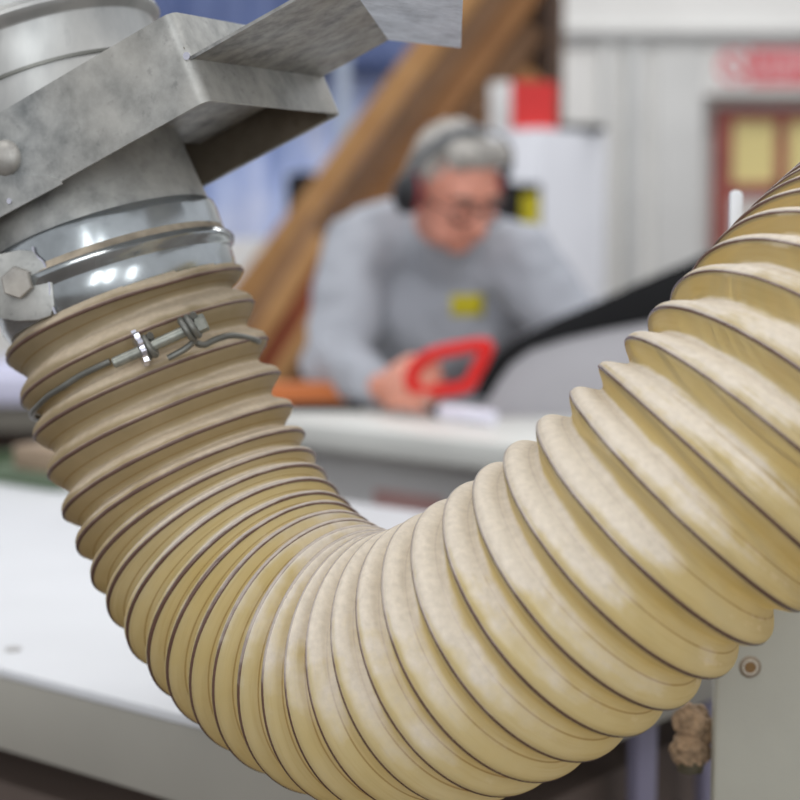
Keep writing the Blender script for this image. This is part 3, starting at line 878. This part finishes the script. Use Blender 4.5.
def hs(x, y, z, R): return sph_geo(H(x, y, z), tuple(HS * q for q in R), HM, 24, 18)
sr, slj = P(364, 247, 3.14), P(517, 264, 3.11)
er, el_ = P(332, 358, 3.06), P(586, 350, 3.04)
wr_, wl = P(384, 388, 2.88), P(636, 396, 2.93)
hips = Vector((P(450, 300, 3.4).x, 3.46, .84))
footx = hips.x
neckb = P(446, 246, 3.12)
def limb(*pr):
    out = []
    for (a, ra), (b, rb) in zip(pr, pr[1:]): out.append(cap_geo(a, b, ra, rb))
    return out
knee_r, knee_l = Vector((hips.x - .14, 3.36, .47)), Vector((hips.x + .14, 3.36, .47))
ank_r, ank_l = Vector((hips.x - .15, 3.50, .10)), Vector((hips.x + .15, 3.50, .10))
hip_r, hip_l = hips + Vector((-.095, 0, -.03)), hips + Vector((.095, 0, -.03))
head = [hs(0, .012, .028, (.076, .094, .090)), hs(0, -.018, -.028, (.064, .070, .078)), hs(0, -.050, -.078, (.034, .032, .030)),
        hs(-.032, -.042, -.058, (.028, .036, .030)), hs(.032, -.042, -.058, (.028, .036, .030)), hs(0, -.060, .030, (.054, .028, .020)),
        hs(-.036, -.070, -.018, (.022, .016, .018)), hs(.036, -.070, -.018, (.022, .016, .018)),
        cap_geo(H(0, -.083, .010), H(0, -.106, -.026), .0085, .0125), hs(-.012, -.094, -.030, (.010, .010, .008)), hs(.012, -.094, -.030, (.010, .010, .008)),
        cap_geo(H(-.018, -.080, -.052), H(.018, -.080, -.052), .0065, .0065), cap_geo(H(-.014, -.079, -.063), H(.014, -.079, -.063), .007, .007),
        hs(-.079, .012, -.008, (.010, .020, .032)), hs(.079, .012, -.008, (.010, .020, .032)), cap_geo(H(-.038, -.076, .024), H(.038, -.076, .024), .009, .009)]
def hand_geo(wrist, fwd, across, back, curl, thumb_side):
    """palm and five separate fingers; fwd = wrist to fingers, across = towards the index, back = back of the hand"""
    f = Vector(fwd).normalized(); b = Vector(back); b = (b - b.dot(f) * f).normalized(); a = f.cross(b)
    if a.dot(Vector(across)) < 0: a = -a
    g = []; w = Vector(wrist)
    Mx = Matrix((f, a, b)).transposed()
    g.append(sph_geo(w + f * .050, (.052, .040, .0155), Mx, 20, 14))
    g.append(cap_geo(w - f * .02, w + f * .02, .026, .024))
    lens = ((.030, .042, .026, .021), (.010, .047, .030, .023), (-.010, .044, .028, .022), (-.029, .034, .022, .019))
    for off, l1, l2, l3 in lens:
        p = w + f * (.088 - abs(off) * .25) + a * off; d = f.copy(); pr = [(p - f * .03, .0098)]; pr.append((p, .0092)); ang = 0
        for L, cu, r in ((l1, curl[0], .0088), (l2, curl[1], .0080), (l3, curl[2], .0070)):
            ang += cu; d = f * math.cos(ang) - b * math.sin(ang); p = p + d * L; pr.append((p, r))
        g += limb(*pr)
    t0 = w + f * .025 + a * .022 * thumb_side
    t1 = t0 + (f * .6 + a * .55 * thumb_side - b * .35).normalized() * .042; t2 = t1 + (f * .85 + a * .1 * thumb_side - b * .5).normalized() * .032; t3 = t2 + (f * .8 - a * .2 * thumb_side - b * .6).normalized() * .024
    g += limb((t0, .015), (t1, .0115), (t2, .0100), (t3, .0082))
    return g
grip = P(413, 386, hz)
# right hand closes round the red handle from the left
fw_r = (grip - wr_).normalized()
hand_r = hand_geo(wr_ + (grip - wr_) * .02, (grip + Vector((-.012, 0, .0)) - wr_).normalized(), Vector((0, 0, 1)), Vector((-.5, -.75, .25)), (.75, 1.15, .8), 1)
hand_l = hand_geo(wl, (P(650, 400, 2.82) - wl).normalized(), Vector((-1, 0, 0)), Vector((0, 0, 1)), (.15, .25, .2), 1)
chest = neckb + Vector((0, .12, -.16))
torso_skin = limb((chest, .085), (neckb + Vector((0, .01, 0)), .060), (H(0, .028, -.045), .050))
torso_skin += limb((hips, .10), (chest, .085)) + limb((sr, .045), (neckb + Vector((0, .06, -.05)), .05), (slj, .045))
arms = limb((sr, .050), (er, .040), (wr_, .026)) + limb((slj, .050), (el_, .040), (wl, .026))
legs = limb((hip_r, .085), (knee_r, .055), (ank_r, .036)) + limb((hip_l, .085), (knee_l, .055), (ank_l, .036)) + limb((ank_r, .035), (ank_r + Vector((0, -.15, -.06)), .03)) + limb((ank_l, .035), (ank_l + Vector((0, -.15, -.06)), .03))
man = blob('person', head + torso_skin + arms + legs + hand_r + hand_l, .0042, M['skin'], 2)
man_base = Vector((hips.x, 3.45, 0))
rebase(man, man_base)
man['label'] = 'grey-haired man in a grey sweatshirt bending over the saw table'; man['category'] = 'person'
# sweatshirt
ss = limb((sr, .076), (er, .060), (wr_ + (er - wr_) * .18, .042)) + limb((slj, .074), (el_, .060), (wl + (el_ - wl) * .16, .043))
ss += limb((sr + Vector((.015, .01, .008)), .078), (P(440, 243, 3.17), .084), (slj - Vector((.015, -.01, 0)), .076))
Mt = Matrix.Rotation(math.radians(-20), 3, 'X')
ss += [sph_geo(P(442, 305, 3.20), (.165, .12, .16), Mt), sph_geo(P(445, 378, 3.29), (.165, .12, .18), Mt), sph_geo(hips + Vector((0, -.02, .07)), (.17, .125, .14), Mt), sph_geo(P(440, 266, 3.24), (.165, .115, .11), Mt)]
ss += limb((neckb + Vector((0, .012, -.02)), .080), (neckb + (H(0, .03, -.05) - neckb) * .28, .066))
sw = blob('sweatshirt', ss, .0062, M['sweat'], 5); crinkle(sw, .016, 9, 1.3, .007, 24)
# trousers
tr = limb((hip_r, .105), (knee_r, .078), (ank_r + Vector((0, 0, .02)), .062)) + limb((hip_l, .105), (knee_l, .078), (ank_l + Vector((0, 0, .02)), .062)) + [sph_geo(hips + Vector((0, .0, -.02)), (.165, .13, .12))]
tro = blob('trousers', tr, .009, M['trouser'], 4)
sh = []
for q in (ank_r, ank_l):
    shoe = blob('shoe', [sph_geo(Vector((q.x, q.y - .06, .045)), (.048, .14, .044)), cap_geo(q + Vector((0, 0, -.02)), q + Vector((0, -.02, -.045)), .045, .045)], .007, M['black'], 3)
    for v in shoe.data.vertices: v.co.z = max(v.co.z, .0)
    sh.append(shoe)
# hair: short cap over the crown, back and sides
hg = [hs(0, .024, .042, (.079, .092, .086)), hs(0, .050, .0, (.076, .074, .070)), hs(-.060, .012, .020, (.022, .030, .048)), hs(.060, .012, .020, (.022, .030, .048)), cap_geo(H(-.040, -.040, .098), H(.040, -.040, .098), .026, .026)]
hair = blob('hair', hg, .004, M['hair'], 2); crinkle(hair, .005, 70, 2.0, .003, 160)
# keep hair off the face
HT = HM.transposed()
bvh_sw = BVHTree.FromObject(sw, bpy.context.evaluated_depsgraph_get())
WB[man.name] = man_base
for o in (sw, tro, hair, *sh): child(o, man)
tro['label'] = 'dark blue trousers'
# chest badge following the cloth
M['badge'] = plain('yellow_badge', srgb(196, 182, 20), .7, 0, .08, 40)
M['badge_ink'] = plain('dark_badge_print', srgb(112, 116, 60), .7, 0, .1, 60)
def patch(name, x0, x1, y0, y1, nx, ny_, off, mat):
    V, Fc = [], []; o = cw(0, 0, 0); ok = True
    for j in range(ny_ + 1):
        for i in range(nx + 1):
            px = x0 + (x1 - x0) * i / nx; py = y0 + (y1 - y0) * j / ny_ + (px - x0) * -.02
            d = (P(px, py, 1.0) - o).normalized(); h, n, _, _ = bvh_sw.ray_cast(o, d)
            if h is None: ok = False; h = P(px, py, 3.0); n = -d
            V.append(h + n.normalized() * off)
    for j in range(ny_):
        for i in range(nx): a = j * (nx + 1) + i; Fc.append((a, a + 1, a + nx + 2, a + nx + 1))
    ob = new_mesh(name, V, Fc, mat, True)
    sd = ob.modifiers.new('cloth', 'SOLIDIFY'); sd.thickness = .0012; sd.offset = 0
    return ob
pb = patch('chest_badge', 451, 483, 295, 316, 8, 6, .0016, M['badge'])
child(pb, sw, 'small yellow chest badge')
# ear defenders
M['cup'] = plain('black_cup', srgb(26, 26, 30), .35, 0, .1, 20)
M['cup_red'] = plain('dark_red_rim', srgb(150, 32, 44), .4, 0, .05, 20)
edf = thing('ear_defenders', "black ear defenders with dark red rims on the man's head", 'ear defenders', H(0, 0, .12))
for s in (-1, 1):
    ax = (HM @ Vector((s, .1, -.05))).normalized(); o = H(s * .080, .010, -.008)
    pr = [(0, .0001), (0, .026), (.004, .030), (.012, .030)]
    V, Fc = lathe_geo(pr, o, ax, 32, HM @ Vector((0, 0, 1)))
    def stretch(V): return [o + ((v - o) + (HM @ Vector((0, 0, 1))) * ((v - o).dot(HM @ Vector((0, 0, 1))) * .22)) for v in V]
    c1 = new_mesh('cushion', stretch(V), Fc, M['cup_red'], True, 40)
    V, Fc = lathe_geo([(.012, .031), (.020, .031), (.030, .027), (.037, .018), (.040, .0001)], o, ax, 32, HM @ Vector((0, 0, 1)))
    c2 = new_mesh('ear_cup', stretch(V), Fc, M['cup'], True, 60)
    child(c2, edf); child(c1, c2, 'dark red rim')
arc = [H(.110 * math.sin(t), .004 - .022 * max(0, math.cos(t)), .010 + .128 * max(0, math.cos(t)) ** .8 if math.cos(t) > 0 else .01) for t in [(-PI / 2) + PI * i / 24 for i in range(25)]]
V, Fc = [], []
for i, p in enumerate(arc):
    y = HM @ Vector((0, 1, 0)); r = (p - H(0, 0, .0)).normalized()
    for dy_, dr_ in ((-.010, 0), (.010, 0), (.010, .004), (-.010, .004)): V.append(p + y * dy_ + r * dr_)
for i in range(24):
    for k in range(4): Fc.append((i * 4 + k, i * 4 + (k + 1) % 4, (i + 1) * 4 + (k + 1) % 4, (i + 1) * 4 + k))
Fc += [(0, 1, 2, 3), (96, 97, 98, 99)]
child(new_mesh('headband', V, Fc, plain('dark_grey_band', srgb(64, 70, 76), .5, 0, .08, 20), True, 40), edf)
# glasses
gl = thing('glasses', "thin dark-framed glasses on the man's face", 'glasses', H(0, -.10, .0))
fmat = plain('dark_frame', srgb(52, 44, 44), .4, 0, .05, 30)
geos = []
for s in (-1, 1):
    ring = []
    for i in range(20):
        a = 2 * PI * i / 20; ring.append(H(s * .034 + .027 * math.cos(a), -.099 + .004 * abs(math.cos(a)), .002 + .018 * math.sin(a)))
    geos.append(tube_geo(ring, .0024, 6, True))
    geos.append(tube_geo([H(s * .061, -.096, .006), H(s * .082, -.06, .006), H(s * .086, .0, .006)], .002, 6))
geos.append(tube_geo([H(-.008, -.100, .008), H(0, -.103, .010), H(.008, -.100, .008)], .002, 6))
V, Fc = merge(*geos)
child(new_mesh('frame', V, Fc, fmat, True), gl)
for s in (-1, 1):
    e = new_mesh('eyebrow', *tube_geo(smooth_path([H(s * .014, -.088, .026), H(s * .034, -.090, .031), H(s * .054, -.078, .026)], 3), .0042, 8), plain('brow', srgb(116, 98, 88), .8) if s < 0 else bpy.data.materials['brow'], True)
    child(e, man)

# ------------------------------------------------------------------ cabinet, carton, tray behind the man
M['cab'] = plain('white_cabinet_paint', srgb(230, 232, 238), .45, 0, .02, 3)
zc = 5.2
K0 = P(541, 128, zc); 
c_dir1 = Vector((-.80, .60, 0)); c_dir2 = Vector((.72, .69, 0)).normalized()
c_dir2 = Vector((.60, .80, 0))
topz = K0.z
cx = Vector((K0.x, K0.y, 0)); w1 = .42; 
# width of the right face so that it ends at px 605
def wid(px, d):
    o = cw(0, 0, 0); r = P(px, 250, 1.0) - o; k = r.x / r.y
    return (k * cx.y - cx.x) / (d.x - k * d.y)
w2 = wid(605, c_dir2)
cab = thing('cabinet', 'tall white metal cabinet behind the man', 'cabinet', cx + c_dir1 * w1 / 2 + c_dir2 * w2 / 2)
cc = cx + c_dir1 * w1 / 2 + c_dir2 * w2 / 2; 
child(box_obj('carcass', Vector((cc.x, cc.y, (topz + .05) / 2)), c_dir1 * w1 / 2, c_dir2 * w2 / 2, Vector((0, 0, (topz - .05) / 2)), M['cab'], .004), cab)
child(box_obj('plinth', Vector((cc.x, cc.y, .025)), c_dir1 * (w1 / 2 - .02), c_dir2 * (w2 / 2 - .02), Vector((0, 0, .025)), M['dark_brown']), cab)
def on_face(px, py, p0, n): return on_plane(px, py, p0, n)
n1 = Vector((-c_dir1.y, c_dir1.x, 0)); n1 = n1 if n1.y < 0 else -n1
q = [on_face(x, y, cx, n1) for x, y in ((497, 182), (541, 184), (541, 262), (497, 262))]
child(prism('control_panel', [v + n1 * .0005 for v in q], n1 * .02, M['black']), cab, 'black control panel')
q = [on_face(x, y, cx + n1 * .0215, n1) for x, y in ((522, 194), (539, 194), (539, 238), (522, 238))]
child(prism('warning_sticker', q, n1 * .001, M['badge']), cab, 'yellow sticker on the control panel')
q = [on_face(x, y, cx + n1 * .0215, n1) for x, y in ((522, 241), (540, 241), (540, 259), (522, 259))]
child(prism('label_plate', q, n1 * .001, plain('cream_label', srgb(214, 204, 180), .6)), cab, 'cream label below the yellow sticker')
# red and white carton on top
M['carton_red'] = plain('red_carton', srgb(218, 52, 50), .5, 0, .03, 6)
M['carton_white'] = plain('white_carton', srgb(226, 226, 224), .6, 0, .02, 6)
r0 = P(511, 127, 5.25); r0.z = topz
e1_, e2_ = Vector((.93, .37, 0)), Vector((-.80, .60, 0)).normalized()
e2_ = Vector((-.6, .8, 0))
def wid2(px, o0, d):
    o = cw(0, 0, 0); r = P(px, 100, 1.0) - o; k = r.x / r.y
    return (k * o0.y - o0.x) / (d.x - k * d.y)
wr1 = wid2(557, r0, e1_); wr2 = wid2(489, r0, e2_)
hct = P(511, 81, 5.25).z - topz
ct = thing('carton', 'red and white carton standing on the white cabinet', 'carton', r0 + e1_ * wr1 / 2 + e2_ * wr2 / 2)
child(box_obj('box', r0 + e1_ * wr1 / 2 + e2_ * wr2 / 2 + Vector((0, 0, hct / 2)), e1_ * wr1 / 2, e2_ * wr2 / 2, Vector((0, 0, hct / 2)), M['carton_white'], .002), ct)
n2 = Vector((e1_.y, -e1_.x, 0))
child(prism('red_face', [r0 + n2 * .0003, r0 + e1_ * wr1 + n2 * .0003, r0 + e1_ * wr1 + n2 * .0003 + Vector((0, 0, hct)), r0 + n2 * .0003 + Vector((0, 0, hct))], n2 * .001, M['carton_red']), ct, 'red printed front')
ty0 = P(556, 128, 5.45); ty0.z = topz
tray = box_obj('tray', Vector((P(580, 128, 5.42).x, P(580, 128, 5.42).y + .01, topz + .012)), Vector((.072, .03, 0)), Vector((-.012, .028, 0)), Vector((0, 0, .0115)), M['black'], .003)
tag(tray, 'black flat tray on the cabinet beside the red carton', 'tray', tray.location + Vector((P(580, 128, 5.42).x, P(580, 128, 5.42).y, topz)))

# ------------------------------------------------------------------ leaning timber on a rack
zT = 5.9
dirB = Vector((.60, 0, .80))
perpB = Vector((.80, 0, -.60))
wood_cols = {
 'tan': ((164, 118, 68), (182, 138, 86)), 'brown': ((104, 74, 48), (128, 92, 58)), 'mid': ((138, 94, 52), (160, 112, 64)),
 'dark': ((72, 54, 42), (94, 70, 52)), 'red': ((138, 62, 36), (164, 84, 52)), 'mauve': ((122, 92, 64), (144, 108, 76)), 'grey': ((140, 122, 104), (160, 140, 120)) }
WM = {k: wood('wood_' + k, srgb(*a), srgb(*b), (3, 12, 3)) for k, (a, b) in wood_cols.items()}
O_ = P(395, 95, zT); O_ = Vector((O_.x, zT, O_.z))
def plank(off, width, thick, yoff, colr, label, top_px=None, lenlim=None):
    """plank leaning to the right: foot on the floor, off = distance of its centre line from the lowest bright edge"""
    c = Vector((O_.x, 0, O_.z)) + perpB * off
    y = O_.y + yoff
    s0 = (-c.z + width * .31) / dirB.z                     # foot on the floor
    # runs up to the rack post
    s1 = (POSTX - .02 - c.x - width * .4) / dirB.x
    if lenlim: s1 = min(s1, lenlim)
    a = c + dirB * s0; b = c + dirB * s1
    m_ = (a + b) / 2; m_.y = y
    o = box_obj('timber_plank', m_, dirB * ((b - a).length / 2), perpB * width / 2, Vector((0, thick / 2, 0)), WM[colr], .003)
    return tag(o, label, 'plank', Vector((a.x, y, 0)), 'timber planks leaning on the rack')
POSTX = P(551, 60, zT).x
rack = thing('timber_rack', 'dark timber rack post beside the leaning planks', 'rack', (POSTX + .02, zT + .15, 0))
child(abox('post', POSTX - .012, POSTX + .03, zT - .05, zT + .35, 0, 2.75, WM['dark']), rack)
child(abox('rear_post', -2.0, -1.94, zT + .5, zT + .56, 0, 2.75, WM['dark']), rack)
child(abox('cross_rail', -2.0, POSTX + .03, zT + .30, zT + .36, 2.6, 2.66, WM['dark']), rack)
k = zT / F
specs = [(0.0, 26, .05, -.10, 'tan', 'bright tan plank at the lower left edge of the leaning stack'),
 (23, 20, .04, -.02, 'mauve', 'greyish plank just right of the bright tan one'),
 (46, 26, .04, .03, 'mid', 'mid-brown plank, second right of the tan edge plank'),
 (73, 26, .03, .06, 'brown', "brown plank rising just above the man's head"),
 (100, 26, .04, .02, 'mid', 'lighter brown plank near the middle of the leaning stack'),
 (126, 24, .03, .10, 'dark', 'dark brown plank right of the middle of the stack'),
 (150, 24, .03, .05, 'brown', 'dull brown plank passing behind the pull lip end'),
 (175, 26, .03, .10, 'dark', 'dark plank high in the stack left of the red carton'),
 (202, 26, .03, .06, 'brown', 'brown plank whose end rests above the red carton'),
 (228, 22, .03, .02, 'mid', 'short brown plank ending right behind the carton'),
 ]
pa, pb_ = P(425, 100, zT + .28), P(552, 60, zT + .28)
ply = abox('plywood_sheet', pa.x, POSTX - .02, zT + .21, zT + .235, 0, 2.58, wood('dark_ply', srgb(92, 68, 48), srgb(120, 90, 62), (6, 6, 1)), .002)
tag(ply, 'tall dark plywood sheet standing upright behind the leaning planks', 'board', ((pa.x + pb_.x) / 2, zT + .25, 0))
for off, wdt, th_, yo, cl, lb in specs: plank(off * k, wdt * k, th_, yo, cl, lb)
# a second bundle lower down, closer to the camera
def plank2(p0, p1, width, z, colr, label):
    a = P(p0[0], p0[1], z); b = P(p1[0], p1[1], z); b.y = a.y
    d = (b - a).normalized(); n = Vector((d.z, 0, -d.x))
    s = -(a.z - width * k * .3) / d.z; a = a + d * s
    o = box_obj('short_plank', (a + b) / 2, d * ((b - a).length / 2), n * (width * k / 2), Vector((0, .022, 0)), WM[colr], .003)
    return tag(o, label, 'plank', Vector((a.x, a.y, 0)), 'short planks leaning low behind the man')
plank2((262, 332), (322, 236), 17, 5.35, 'tan', "short tan plank leaning low, leftmost beside the hose")
plank2((285, 334), (338, 250), 17, 5.42, 'red', 'short red-brown plank between the two short tan planks')
plank2((292, 352), (345, 268), 14, 5.32, 'tan', "short tan plank leaning low close to the man's sleeve")
plank2((300, 372), (352, 290), 18, 5.45, 'brown', 'short dull brown plank lowest behind the sleeve')
plank2((262, 306), (318, 216), 14, 5.50, 'mauve', 'short greyish plank above the leftmost short tan plank')

# ------------------------------------------------------------------ blue sheet, post, boxes at the left rear
def sheet_mat():
    m, nt, out = mat_new('blue_plastic_sheet')
    b = nd(nt, 'ShaderNodeBsdfPrincipled', Roughness=.45)
    n = noise_tex(nt, mapped(nt, (1.6, 1, .8)), 2.6, 2)
    nt.links.new(ramp(nt, n, [(.38, srgb(150, 168, 214)), (.5, srgb(190, 206, 246)), (.62, srgb(216, 224, 250))]), b.inputs['Base Color'])
    nt.links.new(b.outputs[0], out.inputs[0]); return m
V, Fc = [], []
nx, nz = 70, 10; xs0, xs1, zs0, zs1 = -2.6, .12, 1.05, 1.93
def sheet(name, x0, x1, z0, z1, y, mat, label, seed):
    V, Fc = [], []
    for j in range(nz + 1):
        for i in range(nx + 1):
            x = x0 + (x1 - x0) * i / nx; zz = z0 + (z1 - z0) * j / nz
            V.append((x, y + .05 * math.sin(i * .8 + seed) + .03 * math.sin(i * .37 + j * .3), zz))
    for j in range(nz):
        for i in range(nx): a = j * (nx + 1) + i; Fc.append((a, a + 1, a + nx + 2, a + nx + 1))
    o = new_mesh(name, V, Fc, mat, True)
    sd = o.modifiers.new('film', 'SOLIDIFY'); sd.thickness = .004
    return tag(o, label, 'curtain', ((x0 + x1) / 2, y, z0))
sheet('unsupported_blue_sheet', -2.6, .12, 1.0, 3.0, 8.25, sheet_mat(), 'light blue plastic sheet floating unsupported behind the leaning planks', 0)  # assumed blue sheet; nothing holds it, it floats ahead of the wall
sheet('unsupported_blue_sheet', -2.6, .15, 1.92, 3.0, 8.05, plain('dark_blue_sheet', srgb(96, 112, 156), .5, 0, .1, 2), 'short darker blue sheet floating unsupported before the top of the light blue one', 2)  # second assumed sheet
pz = 7.0
po = P(343, 100, pz)
tag(abox('steel_post', po.x - .028, po.x + .028, po.y, po.y + .06, 0, 3.0, plain('pale_post', srgb(176, 188, 206), .5, 0, .03, 4), .004), 'pale grey steel post in front of the blue sheet', 'post', Vector((po.x, po.y, 0)))
# low white unit carrying a black box
wz = 6.6
wa, wb = P(150, 240, wz), P(322, 240, wz)
lu = thing('storage_unit', 'low white storage unit behind the leaning planks at left', 'storage unit', ((wa.x + wb.x) / 2, wa.y + .2, 0))
child(abox('carcass', wa.x, wb.x, wa.y, wa.y + .45, .06, wa.z, M['carton_white'], .005), lu)
child(abox('plinth', wa.x + .02, wb.x - .02, wa.y + .02, wa.y + .43, 0, .06, M['dark_brown']), lu)
ba_, bb_ = P(286, 174, wz), P(320, 240, wz)
bk = thing('black_case', 'black case standing on the low white unit', 'case', ((ba_.x + bb_.x) / 2, wa.y + .15, wa.z))
child(abox('case_body', ba_.x, bb_.x, wa.y + .05, wa.y + .25, wa.z, wa.z + (ba_.z - bb_.z), M['black'], .006), bk)
child(abox('carry_handle', ba_.x + .03, bb_.x - .03, wa.y + .14, wa.y + .16, wa.z + (ba_.z - bb_.z), wa.z + (ba_.z - bb_.z) + .012, M['black'], .003), bk)

# rear bench at the far left with clutter
M['lavtop'] = plain('lavender_white_top', srgb(206, 206, 228), .4, 0, .02, 5)
rz = 4.4
ya = P(0, 376, rz); yb_ = P(0, 405, rz); rx1 = P(70, 380, rz).x
rbch = thing('rear_bench', 'far bench with a pale lavender top edge at the left', 'bench', (rx1 - .7, ya.y + .3, 0))
child(abox('bench_top', rx1 - 1.4, rx1, ya.y, ya.y + .6, yb_.z, ya.z, M['lavtop'], .004), rbch)
child(abox('drawer_rail', rx1 - 1.39, rx1 - .01, ya.y + .02, ya.y + .58, P(0, 432, rz).z, yb_.z, plain('grey_rail', srgb(120, 116, 106), .6, 0, .05, 6)), rbch)
for x in (rx1 - 1.36, rx1 - .08):
    for y in (ya.y + .04, ya.y + .52): child(abox('leg', x, x + .05, y, y + .05, 0, P(0, 432, rz).z, M['dark_brown']), rbch)
shz = .35
child(abox('lower_shelf', rx1 - 1.36, rx1 - .03, ya.y + .04, ya.y + .57, shz - .025, shz, M['dark_brown']), rbch)
child(abox('back_board', rx1 - 1.36, rx1 - .03, ya.y + .555, ya.y + .575, shz, P(0, 432, rz).z, M['dark_brown']), rbch)
g0 = ONZ(58, 492, ZB); gx = Vector((-dirx.x * -1, -dirx.y * -1, 0))
gx = -dirx; gy = perp
gcr = thing('green_tray', 'shallow green plastic tray at the far left edge of the near bench', 'tray', g0 + gx * .12 + gy * .09)
gm = plain('green_plastic', srgb(84, 100, 76), .5, 0, .08, 10)
def gbox(u0, u1, v0, v1, z0, z1): 
    return (g0 + gx * (u0 + u1) / 2 + gy * (v0 + v1) / 2 + Vector((0, 0, (z0 + z1) / 2)), gx * (u1 - u0) / 2, gy * (v1 - v0) / 2, Vector((0, 0, (z1 - z0) / 2)))
child(box_obj('tray_floor', *gbox(0, .26, 0, .18, .0005, .005), gm), gcr)
bm = bmesh.new()
for q in ((0, .26, 0, .006, .005, .022), (0, .26, .174, .18, .005, .022), (0, .006, .006, .174, .005, .022), (.254, .26, .006, .174, .005, .022)): add_box(bm, *gbox(*q))
bmesh.ops.remove_doubles(bm, verts=bm.verts, dist=1e-5)
child(bm_obj('tray_wall', bm, gm), gcr)
bk1 = box_obj('wood_block', *gbox(.03, .13, .03, .10, .006, .050), plain('tan_block', srgb(150, 130, 108), .7, 0, .1, 10), .002)
tag(bk1, 'tan wooden block sitting in the green tray', 'block', g0 + gx * .08 + gy * .07)
bk2 = box_obj('dark_box', *gbox(.02, .24, .20, .26, .001, .075), plain('dark_olive_box', srgb(70, 66, 54), .7, 0, .15, 10), .003)
tag(bk2, 'dark olive box on the bench behind the green tray', 'box', g0 + gx * .13 + gy * .23)

# ------------------------------------------------------------------ camera and light
cam = bpy.data.cameras.new('camera'); co = bpy.data.objects.new('camera', cam); COL.objects.link(co)
co.location = (0, 0, CAMH); co.rotation_euler = (PI / 2 - PITCH, 0, 0)
cam.sensor_width = 36; cam.sensor_fit = 'HORIZONTAL'; cam.lens = 36 * F / 800
cam.clip_start = .05; cam.clip_end = 60
cam.dof.use_dof = True; cam.dof.focus_distance = .93; cam.dof.aperture_fstop = cam.lens / 14.0
cam.dof.aperture_blades = 0
SC.camera = co
def area(name, loc, target, sx, sy, power, col):
    l = bpy.data.lights.new(name, 'AREA'); l.shape = 'RECTANGLE'; l.size = sx; l.size_y = sy; l.energy = power; l.color = col
    o = bpy.data.objects.new(name, l); COL.objects.link(o); o.location = loc
    d = Vector(target) - Vector(loc); o.rotation_euler = d.to_track_quat('-Z', 'Y').to_euler()
    return o
for i, (x, y) in enumerate(((-1.6, .2), (1.6, .2), (-1.6, 3.2), (1.6, 3.2), (-1.6, 6.2), (1.6, 6.2))):
    area('assumed_ceiling_light', (x, y, 4.0), (x, y, 0), 1.5, .35, 27, (1, .98, .96))  # assumed overhead light, unseen
# added lights behind the camera, assumed from highlights on the steel band
for wx in (-1.0, .05, 1.9):
    area('assumed_window_light', (wx, -3.4, 2.2), (-.1, .9, 1.2), .30, 1.9, 30, (.93, .97, 1))  # assumed window light alone
w = bpy.data.worlds.new('workshop_air'); SC.world = w; w.use_nodes = True
bg = w.node_tree.nodes['Background']; bg.inputs[0].default_value = (.93, .95, 1, 1); bg.inputs[1].default_value = .76
SC.view_settings.view_transform = 'Standard'; SC.view_settings.look = 'None'; SC.view_settings.gamma = 1; SC.view_settings.use_curve_mapping = False
SC.view_settings.exposure = 0.0
